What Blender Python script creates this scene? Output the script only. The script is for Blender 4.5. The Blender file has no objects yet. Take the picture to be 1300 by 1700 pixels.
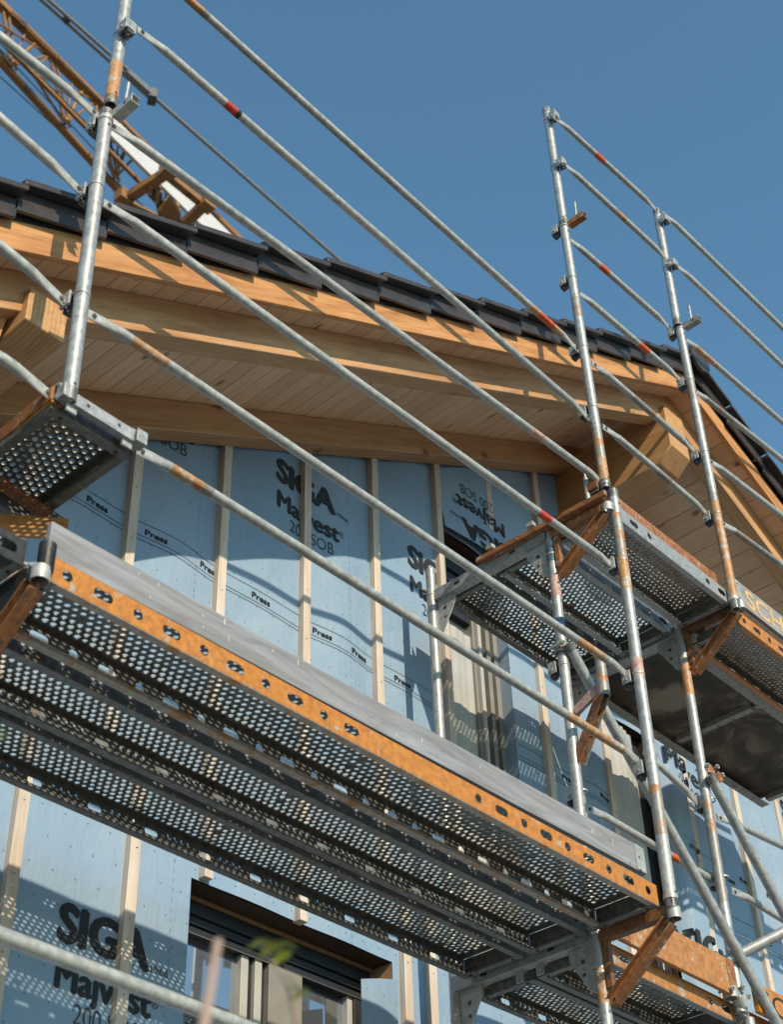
import bpy, bmesh, math, random
from mathutils import Vector, Matrix
random.seed(4)
sc = bpy.context.scene
COL = sc.collection
rad = math.radians

# ------------------------------------------------------------------ camera, sky, sun
CP = Vector((-4.812, -2.835, -2.526))
CR = Matrix(((0.6734675, -0.7387192, -0.0271198), (0.4551927, 0.4433333, -0.7721757), (0.5824440, 0.5076905, 0.6348302)))
FP, PX, PY = 2541.95, 647.28, 845.74
cd = bpy.data.cameras.new('camera'); cam = bpy.data.objects.new('camera', cd); COL.objects.link(cam)
m3 = Matrix((CR[0], -CR[1], -CR[2])).transposed()
cam.matrix_world = Matrix.Translation(CP) @ m3.to_4x4()
cd.sensor_fit = 'HORIZONTAL'; cd.sensor_width = 36.0; cd.lens = FP / 1300 * 36
cd.shift_x = (650 - PX) / 1300; cd.shift_y = (PY - 850) / 1300
cd.clip_start = 0.05; cd.clip_end = 3000
cd.dof.use_dof = True; cd.dof.focus_distance = 6.9; cd.dof.aperture_fstop = 5.0
sc.camera = cam

SUN = Vector((0.30, 1.0, -0.62)).normalized()      # travel direction of the light
elev = math.asin(-SUN.z)
w = bpy.data.worlds.new('World'); sc.world = w; w.use_nodes = True
nt = w.node_tree; bg = nt.nodes['Background']
sky = nt.nodes.new('ShaderNodeTexSky'); sky.sky_type = 'NISHITA'; sky.sun_disc = False
sky.sun_elevation = elev; sky.sun_rotation = math.atan2(-SUN.x, -SUN.y)
sky.air_density = 1.0; sky.dust_density = 0.3; sky.ozone_density = 3.0; sky.altitude = 300
tn = nt.nodes.new('ShaderNodeMix'); tn.data_type = 'RGBA'; tn.blend_type = 'MULTIPLY'; tn.inputs[0].default_value = 1.0
tn.inputs[7].default_value = (1.04, 1.34, 1.20, 1)      # clear cyan-blue air of the day
nt.links.new(sky.outputs[0], tn.inputs[6]); nt.links.new(tn.outputs[2], bg.inputs[0]); bg.inputs[1].default_value = 0.15
sl = bpy.data.lights.new('sun', 'SUN'); sl.energy = 4.6; sl.angle = rad(0.55); sl.color = (1.0, 0.87, 0.64)
so = bpy.data.objects.new('sun', sl); COL.objects.link(so)
so.rotation_mode = 'QUATERNION'; so.rotation_quaternion = SUN.to_track_quat('-Z', 'Y')
sc.view_settings.view_transform = 'Standard'; sc.view_settings.look = 'None'
sc.view_settings.exposure = 0.12; sc.view_settings.gamma = 1.0
sc.render.engine = 'CYCLES'

def W(u, v, x=None, y=None, z=None):
    """point of the photograph carried out to a real plane of the place"""
    d = CR.transposed() @ Vector(((u - PX) / FP, (v - PY) / FP, 1))
    if x is not None: t = (x - CP.x) / d.x
    elif y is not None: t = (y - CP.y) / d.y
    else: t = (z - CP.z) / d.z
    return CP + d * t

# ------------------------------------------------------------------ materials
def newmat(name, rough=0.5, metal=0.0, spec=0.5):
    m = bpy.data.materials.new(name); m.use_nodes = True
    b = m.node_tree.nodes['Principled BSDF']
    b.inputs['Roughness'].default_value = rough; b.inputs['Metallic'].default_value = metal
    b.inputs['Specular IOR Level'].default_value = spec
    return m, m.node_tree, b
def N(t, k, **kw):
    n = t.nodes.new(k)
    for a, v in kw.items(): setattr(n, a, v)
    return n
def ramp(t, fac, stops):
    r = N(t, 'ShaderNodeValToRGB'); e = r.color_ramp.elements
    while len(e) < len(stops): e.new(0.5)
    for i, (p, c) in enumerate(stops):
        e[i].position = p; e[i].color = (c[0], c[1], c[2], 1)
    t.links.new(fac, r.inputs[0]); return r
def noise(t, vec, scale, detail=4, rough=0.55, dist=0.0):
    n = N(t, 'ShaderNodeTexNoise'); n.inputs['Scale'].default_value = scale; n.inputs['Detail'].default_value = detail
    n.inputs['Roughness'].default_value = rough; n.inputs['Distortion'].default_value = dist
    t.links.new(vec, n.inputs['Vector']); return n
def bump(t, b, h, strength=0.3, dist=0.01):
    n = N(t, 'ShaderNodeBump'); n.inputs['Strength'].default_value = strength; n.inputs['Distance'].default_value = dist
    t.links.new(h, n.inputs['Height']); t.links.new(n.outputs[0], b.inputs['Normal'])
def mix(t, fac, a, b):
    n = N(t, 'ShaderNodeMix', data_type='RGBA')
    if isinstance(fac, float): n.inputs[0].default_value = fac
    else: t.links.new(fac, n.inputs[0])
    for i, s in ((6, a), (7, b)):
        if isinstance(s, tuple): n.inputs[i].default_value = (s[0], s[1], s[2], 1)
        else: t.links.new(s, n.inputs[i])
    return n.outputs[2]
def coords(t): return N(t, 'ShaderNodeTexCoord').outputs['Object']
def mathn(t, op, a, b=None, c=None):
    n = N(t, 'ShaderNodeMath', operation=op)
    for i, s in enumerate((a, b, c)):
        if s is None: continue
        if isinstance(s, (int, float)): n.inputs[i].default_value = s
        else: t.links.new(s, n.inputs[i])
    return n.outputs[0]

def steel(name, lo, hi, rough=0.42, metal=0.75, rust=None, rust_amt=0.5, rscale=7.0):
    lo = tuple(q * .76 for q in lo); hi = tuple(q * .78 for q in hi)
    m, t, b = newmat(name, rough, metal)
    c = coords(t)
    n1 = noise(t, c, 38, 5, 0.65); n2 = noise(t, c, 5, 3)
    base = mix(t, n2.outputs[0], ramp(t, n1.outputs[0], [(0.3, lo), (0.7, hi)]).outputs[0], ramp(t, n1.outputs[0], [(0.35, tuple(x * 0.8 for x in lo)), (0.62, hi)]).outputs[0])
    n5 = noise(t, c, 17, 5, 0.75)
    dirt = ramp(t, n5.outputs[0], [(0.58, (0, 0, 0)), (0.70, (1, 1, 1))])
    base = mix(t, mathn(t, 'MULTIPLY', dirt.outputs[0], 0.35), base, tuple(x * 0.55 for x in lo))
    col = base
    if rust:
        n3 = noise(t, c, rscale, 5, 0.7, 0.4)
        f = ramp(t, n3.outputs[0], [(rust_amt - 0.04, (0, 0, 0)), (rust_amt + 0.04, (1, 1, 1))])
        n4 = noise(t, c, 60, 4)
        rc = ramp(t, n4.outputs[0], [(0.3, tuple(x * 0.6 for x in rust)), (0.65, rust)])
        col = mix(t, f.outputs[0], base, rc.outputs[0])
        t.links.new(mathn(t, 'MULTIPLY', mathn(t, 'SUBTRACT', 1.0, f.outputs[0]), metal), b.inputs['Metallic'])
    t.links.new(col, b.inputs['Base Color'])
    rr = ramp(t, n1.outputs[0], [(0.2, (rough - 0.1,) * 3), (0.8, (rough + 0.15,) * 3)])
    t.links.new(rr.outputs[0], b.inputs['Roughness'])
    bump(t, b, n1.outputs[0], 0.06, 0.001)
    return m
M = {}
M['galv'] = steel('galvanised_steel', (0.40, 0.40, 0.39), (0.56, 0.56, 0.545), 0.48, 0.30)
M['galv_bright'] = steel('bright_galvanised_steel', (0.36, 0.365, 0.37), (0.52, 0.525, 0.53), 0.46, 0.40)
M['galv_dull'] = steel('dull_galvanised_steel', (0.20, 0.20, 0.19), (0.34, 0.33, 0.31), 0.55, 0.45, (0.20, 0.085, 0.03), 0.66)
M['galv_rusty'] = steel('rust_stained_steel', (0.28, 0.27, 0.26), (0.40, 0.39, 0.37), 0.5, 0.35, (0.42, 0.17, 0.05), 0.55)
M['deck_steel'] = steel('perforated_deck_steel', (0.135, 0.13, 0.113), (0.26, 0.25, 0.222), 0.45, 0.35, (0.13, 0.07, 0.035), 0.66)
M['deck_light'] = steel('light_deck_steel', (0.22, 0.215, 0.20), (0.42, 0.41, 0.39), 0.36, 0.6, (0.16, 0.09, 0.05), 0.70)
M['rust'] = steel('rusty_orange_steel', (0.24, 0.085, 0.03), (0.42, 0.165, 0.055), 0.6, 0.0, (0.46, 0.38, 0.31), 0.62, 22)
M['rust_pale'] = steel('faded_rust_steel', (0.46, 0.21, 0.08), (0.62, 0.33, 0.15), 0.5, 0.0, (0.46, 0.43, 0.40), 0.56, 26)
M['scraped'] = steel('scraped_edge_steel', (0.38, 0.30, 0.23), (0.56, 0.48, 0.40), 0.5, 0.1, (0.45, 0.20, 0.06), 0.58, 12)
M['paint_drip'] = steel('dried_paint', (0.62, 0.60, 0.56), (0.78, 0.76, 0.72), 0.7, 0.0)
M['rust_bright'] = steel('bright_rust_orange_steel', (0.40, 0.16, 0.045), (0.58, 0.25, 0.07), 0.55, 0.0, (0.42, 0.37, 0.32), 0.60, 14)
M['rust_dark'] = steel('dark_rusty_steel', (0.20, 0.075, 0.028), (0.36, 0.14, 0.05), 0.6, 0.0, (0.11, 0.06, 0.035), 0.55, 18)
M['orange'] = steel('orange_painted_steel', (0.46, 0.165, 0.022), (0.66, 0.25, 0.032), 0.45, 0.0, (0.44, 0.38, 0.31), 0.63, 20)
M['red'] = steel('red_marking', (0.55, 0.035, 0.02), (0.68, 0.07, 0.03), 0.5, 0.0)
M['redorange'] = steel('orange_red_marking', (0.72, 0.10, 0.02), (0.80, 0.14, 0.03), 0.5, 0.0)
M['darkred'] = steel('dark_red_marking', (0.16, 0.02, 0.015), (0.28, 0.04, 0.03), 0.6, 0.0)
M['pink'] = steel('worn_pink_marking', (0.50, 0.20, 0.16), (0.62, 0.50, 0.46), 0.6, 0.1)
M['bluetape'] = steel('blue_marking', (0.06, 0.12, 0.19), (0.12, 0.20, 0.28), 0.5, 0.1)
M['black'] = steel('black_marking', (0.02, 0.02, 0.022), (0.05, 0.05, 0.05), 0.5, 0.2)
M['dark_metal'] = steel('dark_cast_steel', (0.07, 0.07, 0.075), (0.16, 0.16, 0.16), 0.45, 0.6)
M['cast'] = steel('cast_clamp_steel', (0.38, 0.38, 0.37), (0.56, 0.56, 0.55), 0.42, 0.4)
M['crane'] = steel('crane_yellow_paint', (0.27, 0.118, 0.03), (0.42, 0.195, 0.055), 0.55, 0.0, (0.10, 0.045, 0.025), 0.58, 2.5)
M['crane_white'] = steel('crane_white_sheet', (0.66, 0.62, 0.64), (0.80, 0.78, 0.80), 0.6, 0.0, (0.62, 0.36, 0.36), 0.62, 1.5)
M['crane_rod'] = steel('crane_grey_rod', (0.20, 0.20, 0.21), (0.34, 0.34, 0.34), 0.45, 0.4)

def wood(name, d, c1, c2, knot=(0.10, 0.045, 0.02), seam=None, seam_w=0.004, rough=0.6, kscale=3.2, kamt=0.055):
    """d = grain direction in place coordinates, seam = (direction, board width)"""
    m, t, b = newmat(name, rough, 0.0, 0.35)
    c1 = (c1[0] * .72, c1[1] * .665, c1[2] * .64) if 'soffit' not in name else (.76, .46, .28); c2 = (c2[0] * .78, c2[1] * .75, c2[2] * .77) if 'soffit' not in name else (.96, .67, .45)
    c = coords(t); d = Vector(d).normalized()
    def dot(v):
        n = N(t, 'ShaderNodeVectorMath', operation='DOT_PRODUCT'); t.links.new(c, n.inputs[0]); n.inputs[1].default_value = v; return n.outputs['Value']
    # two axes across the grain
    a1 = d.cross(Vector((0, 0, 1)) if abs(d.z) < 0.9 else Vector((1, 0, 0))).normalized(); a2 = d.cross(a1).normalized()
    along, s1, s2 = dot(d), dot(a1), dot(a2)
    shift = None
    if seam:
        sd = dot(Vector(seam[0]).normalized())
        q = mathn(t, 'DIVIDE', sd, seam[1]); fl = mathn(t, 'FLOOR', q); fr = mathn(t, 'FRACT', q)
        rnd = mathn(t, 'FRACT', mathn(t, 'MULTIPLY', mathn(t, 'SINE', mathn(t, 'MULTIPLY', fl, 12.9898)), 43758.5))
        shift = rnd
        along = mathn(t, 'ADD', along, mathn(t, 'MULTIPLY', rnd, 7.3))
    cx = N(t, 'ShaderNodeCombineXYZ'); t.links.new(mathn(t, 'MULTIPLY', along, 0.9), cx.inputs[0])
    t.links.new(mathn(t, 'MULTIPLY', s1, 9.0), cx.inputs[1]); t.links.new(mathn(t, 'MULTIPLY', s2, 9.0), cx.inputs[2])
    g = noise(t, cx.outputs[0], 3.2, 6, 0.6, 1.2)
    wv = N(t, 'ShaderNodeTexWave', wave_type='BANDS', bands_direction='Y'); wv.inputs['Scale'].default_value = 1.9
    wv.inputs['Distortion'].default_value = 5.5; wv.inputs['Detail'].default_value = 3; wv.inputs['Detail Scale'].default_value = 0.8
    t.links.new(cx.outputs[0], wv.inputs['Vector'])
    gr = mathn(t, 'ADD', mathn(t, 'MULTIPLY', g.outputs[0], 0.82), mathn(t, 'MULTIPLY', wv.outputs['Fac'], 0.18))
    base = ramp(t, gr, [(0.30, c1), (0.66, c2)]).outputs[0]
    big = noise(t, c, 2.3, 3)
    base = mix(t, mathn(t, 'MULTIPLY', big.outputs[0], 0.35), base, tuple(x * 0.62 for x in c1))
    if name.startswith('weathered') or name.startswith('painted'):
        sx = N(t, 'ShaderNodeCombineXYZ'); t.links.new(mathn(t, 'MULTIPLY', along, 2.2), sx.inputs[0]); t.links.new(mathn(t, 'MULTIPLY', s1, 60), sx.inputs[1]); t.links.new(mathn(t, 'MULTIPLY', s2, 60), sx.inputs[2])
        sn = noise(t, sx.outputs[0], 1.6, 5, 0.7); sf = ramp(t, sn.outputs[0], [(0.56, (0, 0, 0)), (0.60, (1, 1, 1))])
        base = mix(t, mathn(t, 'MULTIPLY', sf.outputs[0], 0.28), base, (0.30, 0.21, 0.15))
        sf2 = ramp(t, sn.outputs[0], [(0.36, (1, 1, 1)), (0.40, (0, 0, 0))]); base = mix(t, mathn(t, 'MULTIPLY', sf2.outputs[0], 0.5), base, (0.09, 0.085, 0.08))
    # knots
    kx = N(t, 'ShaderNodeCombineXYZ'); t.links.new(mathn(t, 'MULTIPLY', along, 1.0), kx.inputs[0])
    t.links.new(mathn(t, 'MULTIPLY', s1, 1.7), kx.inputs[1]); t.links.new(mathn(t, 'MULTIPLY', s2, 1.7), kx.inputs[2])
    nz = noise(t, kx.outputs[0], 9, 2)
    va = N(t, 'ShaderNodeVectorMath', operation='ADD'); t.links.new(kx.outputs[0], va.inputs[0])
    vs = N(t, 'ShaderNodeVectorMath', operation='SCALE'); t.links.new(nz.outputs['Color'], vs.inputs[0]); vs.inputs['Scale'].default_value = 0.05
    t.links.new(vs.outputs[0], va.inputs[1])
    vo = N(t, 'ShaderNodeTexVoronoi'); vo.inputs['Scale'].default_value = kscale; t.links.new(va.outputs[0], vo.inputs['Vector'])
    kf = ramp(t, vo.outputs['Distance'], [(kamt * 0.55, (1, 1, 1)), (kamt * 1.7, (0, 0, 0))]).outputs[0]
    base = mix(t, mathn(t, 'MULTIPLY', kf, 0.85), base, knot)
    if seam:
        bright = mathn(t, 'MULTIPLY', shift, 0.28)
        base = mix(t, bright, base, tuple(x * 0.55 for x in c1))
        e = seam_w / seam[1]
        sm = mathn(t, 'LESS_THAN', fr, e)
        base = mix(t, mathn(t, 'MULTIPLY', sm, 0.85), base, (0.05, 0.025, 0.012))
    t.links.new(base, b.inputs['Base Color'])
    bump(t, b, gr, 0.10, 0.003)
    return m
SLOPE_L = (1, 0, 0.555); SLOPE_R = (1, 0, -0.5)
WA, WB = (0.52, 0.25, 0.09), (0.72, 0.41, 0.18)
M['wood_left'] = wood('spruce_left', SLOPE_L, WA, WB)
M['wood_right'] = wood('spruce_right', SLOPE_R, WA, WB)
M['wood_glue_l'] = wood('glulam_left', SLOPE_L, (0.54, 0.29, 0.13), (0.74, 0.45, 0.23), knot=(0.16, 0.06, 0.02), kamt=0.085, kscale=2.6)
M['wood_glue_r'] = wood('glulam_right', SLOPE_R, (0.54, 0.29, 0.13), (0.74, 0.45, 0.23), knot=(0.16, 0.06, 0.02), kamt=0.085, kscale=2.6)
M['wood_y'] = wood('purlin_spruce', (0, 1, 0), (0.56, 0.30, 0.12), (0.74, 0.45, 0.21), kscale=2.0)
M['wood_verge_l'] = wood('verge_spruce_left', SLOPE_L, (0.50, 0.205, 0.065), (0.78, 0.42, 0.165), knot=(0.30, 0.10, 0.03), kamt=0.08)
M['wood_verge_r'] = wood('verge_spruce_right', SLOPE_R, (0.50, 0.205, 0.065), (0.78, 0.42, 0.165), knot=(0.30, 0.10, 0.03), kamt=0.08)
M['soffit_l'] = wood('soffit_boards_left', (0, 1, 0), (0.80, 0.46, 0.26), (0.98, 0.66, 0.42), seam=(SLOPE_L, 0.125), kscale=4.0, kamt=0.10)
M['soffit_r'] = wood('soffit_boards_right', (0, 1, 0), (0.80, 0.46, 0.26), (0.98, 0.66, 0.42), seam=(SLOPE_R, 0.15), kscale=4.0, kamt=0.10)
M['batten'] = wood('batten_spruce', (0, 0, 1), (0.66, 0.57, 0.47), (0.86, 0.78, 0.68), kscale=2.2, kamt=0.05)
M['toe_wood'] = wood('weathered_grey_wood', (1, 0, 0), (0.25, 0.265, 0.29), (0.42, 0.445, 0.49), knot=(0.22, 0.17, 0.12), kscale=1.0, kamt=0.02)
M['toe_blue'] = wood('painted_grey_blue_wood', (1, 0, 0), (0.30, 0.32, 0.33), (0.42, 0.43, 0.43), knot=(0.4, 0.22, 0.1), kscale=1.2)
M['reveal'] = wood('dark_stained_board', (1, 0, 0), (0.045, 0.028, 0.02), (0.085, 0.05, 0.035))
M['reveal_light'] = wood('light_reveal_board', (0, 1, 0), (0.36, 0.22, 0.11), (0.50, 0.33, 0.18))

def membrane_mat():
    m, t, b = newmat('facade_membrane', 0.62, 0.0, 0.3)
    c = coords(t)
    n = noise(t, c, 1.6, 5, 0.6); n2 = noise(t, c, 260, 2); n3 = noise(t, c, 7, 4, 0.6, 0.6)
    base = ramp(t, n.outputs[0], [(0.3, (0.180, 0.286, 0.415)), (0.7, (0.260, 0.340, 0.448))]).outputs[0]
    base = mix(t, mathn(t, 'MULTIPLY', n3.outputs[0], 0.4), base, (0.28, 0.35, 0.45))
    sp = N(t, 'ShaderNodeSeparateXYZ'); t.links.new(c, sp.inputs[0])
    X, Z = sp.outputs[0], sp.outputs[2]
    gx, gz = 0.105, 0.115
    row = mathn(t, 'FLOOR', mathn(t, 'DIVIDE', Z, gz)); 
    xs = mathn(t, 'ADD', mathn(t, 'DIVIDE', X, gx), mathn(t, 'MULTIPLY', row, 0.37))
    fx = mathn(t, 'SUBTRACT', mathn(t, 'FRACT', xs), 0.5); fz = mathn(t, 'SUBTRACT', mathn(t, 'FRACT', mathn(t, 'DIVIDE', Z, gz)), 0.5)
    ax = mathn(t, 'ABSOLUTE', fx); az = mathn(t, 'ABSOLUTE', fz)
    arm1 = mathn(t, 'MULTIPLY', mathn(t, 'LESS_THAN', ax, 0.014), mathn(t, 'LESS_THAN', az, 0.045))
    arm2 = mathn(t, 'MULTIPLY', mathn(t, 'LESS_THAN', az, 0.014), mathn(t, 'LESS_THAN', ax, 0.045))
    dots = mathn(t, 'MAXIMUM', arm1, arm2)
    # dashed cutting line every 1.0 m
    lx = mathn(t, 'ABSOLUTE', mathn(t, 'SUBTRACT', mathn(t, 'FRACT', mathn(t, 'ADD', mathn(t, 'DIVIDE', X, 0.98), 0.88)), 0.5))
    line = mathn(t, 'MULTIPLY', mathn(t, 'LESS_THAN', lx, 0.0016), mathn(t, 'LESS_THAN', mathn(t, 'FRACT', mathn(t, 'DIVIDE', Z, 0.04)), 0.55))
    marks = mathn(t, 'MAXIMUM', dots, line)
    base = mix(t, mathn(t, 'MULTIPLY', marks, 0.75), base, (0.05, 0.075, 0.10))
    t.links.new(base, b.inputs['Base Color'])
    w1 = noise(t, c, 3.2, 3, 0.5, 0.8)
    mpn = N(t, 'ShaderNodeMapping'); mpn.inputs['Scale'].default_value = (9, 1, 2.2); mpn.inputs['Rotation'].default_value = (0, 0.5, 0); t.links.new(c, mpn.inputs['Vector'])
    w2 = noise(t, mpn.outputs[0], 1.5, 3, 0.55, 1.5)
    h = mathn(t, 'ADD', mathn(t, 'ADD', mathn(t, 'MULTIPLY', w1.outputs[0], 1.0), mathn(t, 'MULTIPLY', w2.outputs[0], 0.35)), mathn(t, 'MULTIPLY', n2.outputs[0], 0.012))
    bump(t, b, h, 0.5, 0.035)
    return m
M['membrane'] = membrane_mat()
def plain(name, c1, c2, rough=0.6, scale=8, metal=0.0, bmp=0.1):
    m, t, b = newmat(name, rough, metal, 0.4); c = coords(t); n = noise(t, c, scale, 5, 0.6)
    t.links.new(ramp(t, n.outputs[0], [(0.3, c1), (0.7, c2)]).outputs[0], b.inputs['Base Color']); bump(t, b, n.outputs[0], bmp, 0.004); return m
M['ink'] = plain('printing_ink', (0.012, 0.013, 0.016), (0.022, 0.024, 0.03), 0.6)
M['ink_thin'] = plain('fine_printing_ink', (0.03, 0.035, 0.045), (0.045, 0.05, 0.06), 0.6)
M['ink_worn'] = plain('worn_orange_lettering', (0.50, 0.30, 0.14), (0.62, 0.40, 0.20), 0.6)
M['tile'] = plain('dark_clay_tile', (0.036, 0.031, 0.032), (0.060, 0.051, 0.052), 0.36, 14, 0.0, 0.12)
M['window_dark'] = plain('anthracite_frame', (0.016, 0.018, 0.021), (0.028, 0.030, 0.034), 0.4, 5)
M['window_grey'] = plain('taupe_frame', (0.19, 0.175, 0.16), (0.26, 0.24, 0.22), 0.45, 5)
M['window_light'] = plain('pale_frame', (0.36, 0.35, 0.33), (0.46, 0.45, 0.43), 0.45, 5)
M['film'] = plain('milky_protective_film', (0.34, 0.335, 0.32), (0.48, 0.47, 0.45), 0.35, 3, 0.0, 0.6)
M['interior'] = plain('dark_interior', (0.05, 0.045, 0.04), (0.09, 0.08, 0.07), 0.8)
M['curtain'] = plain('pale_curtain', (0.50, 0.49, 0.46), (0.66, 0.64, 0.60), 0.7, 4)
M['ply'] = None
def plymat():
    m, t, b = newmat('dirty_plywood_panel', 0.9, 0.0, 0.08); c = coords(t)
    n = noise(t, c, 2.6, 6, 0.62, 0.7); n2 = noise(t, c, 30, 4)
    col = ramp(t, n.outputs[0], [(0.32, (0.05, 0.04, 0.032)), (0.50, (0.11, 0.09, 0.072)), (0.62, (0.34, 0.28, 0.21))]).outputs[0]
    col = mix(t, mathn(t, 'MULTIPLY', n2.outputs[0], 0.3), col, (0.13, 0.11, 0.09))
    t.links.new(col, b.inputs['Base Color']); bump(t, b, n2.outputs[0], 0.2, 0.003); return m
M['ply'] = plymat()
M['ply_frame'] = steel('weathered_deck_frame', (0.34, 0.31, 0.27), (0.50, 0.46, 0.41), 0.6, 0.1, (0.10, 0.07, 0.05), 0.6, 9)
def glass():
    m, t, b = newmat('window_glass', 0.03, 0.0, 0.9)
    b.inputs['Base Color'].default_value = (0.42, 0.46, 0.50, 1); b.inputs['Alpha'].default_value = 0.86; b.inputs['Metallic'].default_value = 0.85
    return m
M['glass'] = glass()
M['gravel'] = plain('site_gravel', (0.165, 0.145, 0.12), (0.25, 0.22, 0.185), 0.9, 3, 0, 0.6)
M['leaf'] = plain('young_leaf', (0.30, 0.36, 0.03), (0.50, 0.52, 0.07), 0.5, 20)
M['stem'] = plain('pinkish_stem', (0.30, 0.20, 0.17), (0.42, 0.30, 0.26), 0.6, 20)

# ------------------------------------------------------------------ mesh helpers
class MB:
    def __init__(s): s.v = []; s.f = []; s.m = []; s.mats = []
    def mi(s, mat):
        if mat is None: return 0
        if mat not in s.mats: s.mats.append(mat)
        return s.mats.index(mat)
    def add(s, vs, fs, mat=None):
        o = len(s.v); s.v += [Vector(v) for v in vs]; k = s.mi(mat)
        for f in fs: s.f.append([o + i for i in f]); s.m.append(k)
    def quad(s, a, b, c, d, mat=None): s.add([a, b, c, d], [(0, 1, 2, 3)], mat)
    def box(s, lo, hi, mat=None):
        x0, y0, z0 = lo; x1, y1, z1 = hi
        s.hexa([(x0, y0, z0), (x1, y0, z0), (x1, y1, z0), (x0, y1, z0), (x0, y0, z1), (x1, y0, z1), (x1, y1, z1), (x0, y1, z1)], mat)
    def hexa(s, p, mat=None): s.add(p, [(0, 3, 2, 1), (4, 5, 6, 7), (0, 1, 5, 4), (1, 2, 6, 5), (2, 3, 7, 6), (3, 0, 4, 7)], mat)
    def obox(s, c, ax, ay, az, mat=None):
        c, ax, ay, az = Vector(c), Vector(ax), Vector(ay), Vector(az)
        s.hexa([c - ax - ay - az, c + ax - ay - az, c + ax + ay - az, c - ax + ay - az, c - ax - ay + az, c + ax - ay + az, c + ax + ay + az, c - ax + ay + az], mat)
    def bar(s, a, b, w, h, up=(0, 0, 1), mat=None):
        a, b = Vector(a), Vector(b); d = (b - a); u = Vector(up); sd = d.cross(u).normalized(); u = sd.cross(d).normalized()
        s.obox((a + b) / 2, d / 2, sd * w / 2, u * h / 2, mat)
    def prism(s, poly, ext, mat=None):
        n = len(poly); e = Vector(ext); p = [Vector(q) for q in poly]
        s.add(p + [q + e for q in p], [tuple(range(n))[::-1], tuple(range(n, 2 * n))] + [(i, (i + 1) % n, n + (i + 1) % n, n + i) for i in range(n)], mat)
    def frame_of(s, d):
        d = d.normalized(); u = Vector((0, 0, 1)) if abs(d.z) < 0.9 else Vector((1, 0, 0))
        a = d.cross(u).normalized(); return a, a.cross(d).normalized()
    def loft(s, secs, n=20, cap=True):
        """secs: list of (centre, r_side, r_up, mat_of_following_span); frame from the chord"""
        d = Vector(secs[-1][0]) - Vector(secs[0][0]); a, u = s.frame_of(d); o = len(s.v)
        for c, ra, ru, m in secs:
            c = Vector(c)
            for k in range(n):
                t = 2 * math.pi * k / n; s.v.append(c + a * (ra * math.cos(t)) + u * (ru * math.sin(t)))
        for i in range(len(secs) - 1):
            k0 = s.mi(secs[i][3])
            for k in range(n):
                s.f.append([o + i * n + k, o + i * n + (k + 1) % n, o + (i + 1) * n + (k + 1) % n, o + (i + 1) * n + k]); s.m.append(k0)
        if cap:
            s.f.append([o + k for k in range(n)][::-1]); s.m.append(s.mi(secs[0][3]))
            e = o + (len(secs) - 1) * n; s.f.append([e + k for k in range(n)]); s.m.append(s.mi(secs[-2][3]))
    def tube(s, a, b, r, mat=None, n=20, cap=True): s.loft([(a, r, r, mat), (b, r, r, mat)], n, cap)
    def pipe(s, a, b, r, ri, mat=None, n=24):
        a, b = Vector(a), Vector(b); x, u = s.frame_of(b - a); o = len(s.v); k = s.mi(mat)
        for c in (a, b):
            for rr in (r, ri):
                for i in range(n):
                    t = 2 * math.pi * i / n; s.v.append(c + x * rr * math.cos(t) + u * rr * math.sin(t))
        A, AI, B, BI = o, o + n, o + 2 * n, o + 3 * n
        for i in range(n):
            j = (i + 1) % n
            s.f += [[A + i, A + j, B + j, B + i], [AI + j, AI + i, BI + i, BI + j], [A + j, A + i, AI + i, AI + j], [B + i, B + j, BI + j, BI + i]]; s.m += [k] * 4
    def path(s, pts, r, mat=None, n=10):
        for i in range(len(pts) - 1): s.tube(pts[i], pts[i + 1], r, mat, n)
    def mesh(s, name, mat=None, smooth=True):
        me = bpy.data.meshes.new(name); me.from_pydata([tuple(v) for v in s.v], [], s.f)
        if s.mats:
            for q in s.mats: me.materials.append(M[q])
            me.polygons.foreach_set('material_index', s.m)
        else: me.materials.append(M[mat])
        me.validate(); me.update()
        if smooth:
            me.shade_smooth(); me.set_sharp_from_angle(angle=rad(38))
        return me
def link(name, me, parent=None, loc=None, bevel=0):
    o = bpy.data.objects.new(name, me); COL.objects.link(o)
    if parent is not None:
        o.parent = parent; bpy.context.view_layer.update() if False else None
        o.matrix_parent_inverse = (Matrix.Translation(parent['_o']) if '_o' in parent else Matrix.Identity(4)).inverted()
    if loc is not None: o.location = loc
    if bevel:
        b = o.modifiers.new('bevel', 'BEVEL'); b.width = bevel; b.segments = 2; b.limit_method = 'ANGLE'; b.angle_limit = rad(50)
    return o
def build(mb, name, mat=None, parent=None, bevel=0, smooth=True): return link(name, mb.mesh(name, mat, smooth), parent, None, bevel)
def tag(o, label=None, cat=None, group=None, kind=None):
    if label: o['label'] = label
    if cat: o['category'] = cat
    if group: o['group'] = group
    if kind: o['kind'] = kind
    return o
def thing(name, label, cat, loc, group=None):
    o = bpy.data.objects.new(name, None); COL.objects.link(o); o.location = loc; o.empty_display_size = 0.1
    o['_o'] = [float(q) for q in loc]
    return tag(o, label, cat, group)

# ------------------------------------------------------------------ ground
g = MB(); n = 40
for i in range(n):
    for j in range(n):
        s_ = 1500; a = -s_ + 2 * s_ * i / n; b_ = -s_ + 2 * s_ * j / n; q = 2 * s_ / n
        g.quad((a, b_, -4.2), (a + q, b_, -4.2), (a + q, b_ + q, -4.2), (a, b_ + q, -4.2))
tag(build(g, 'ground', 'gravel'), kind='structure')

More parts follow.
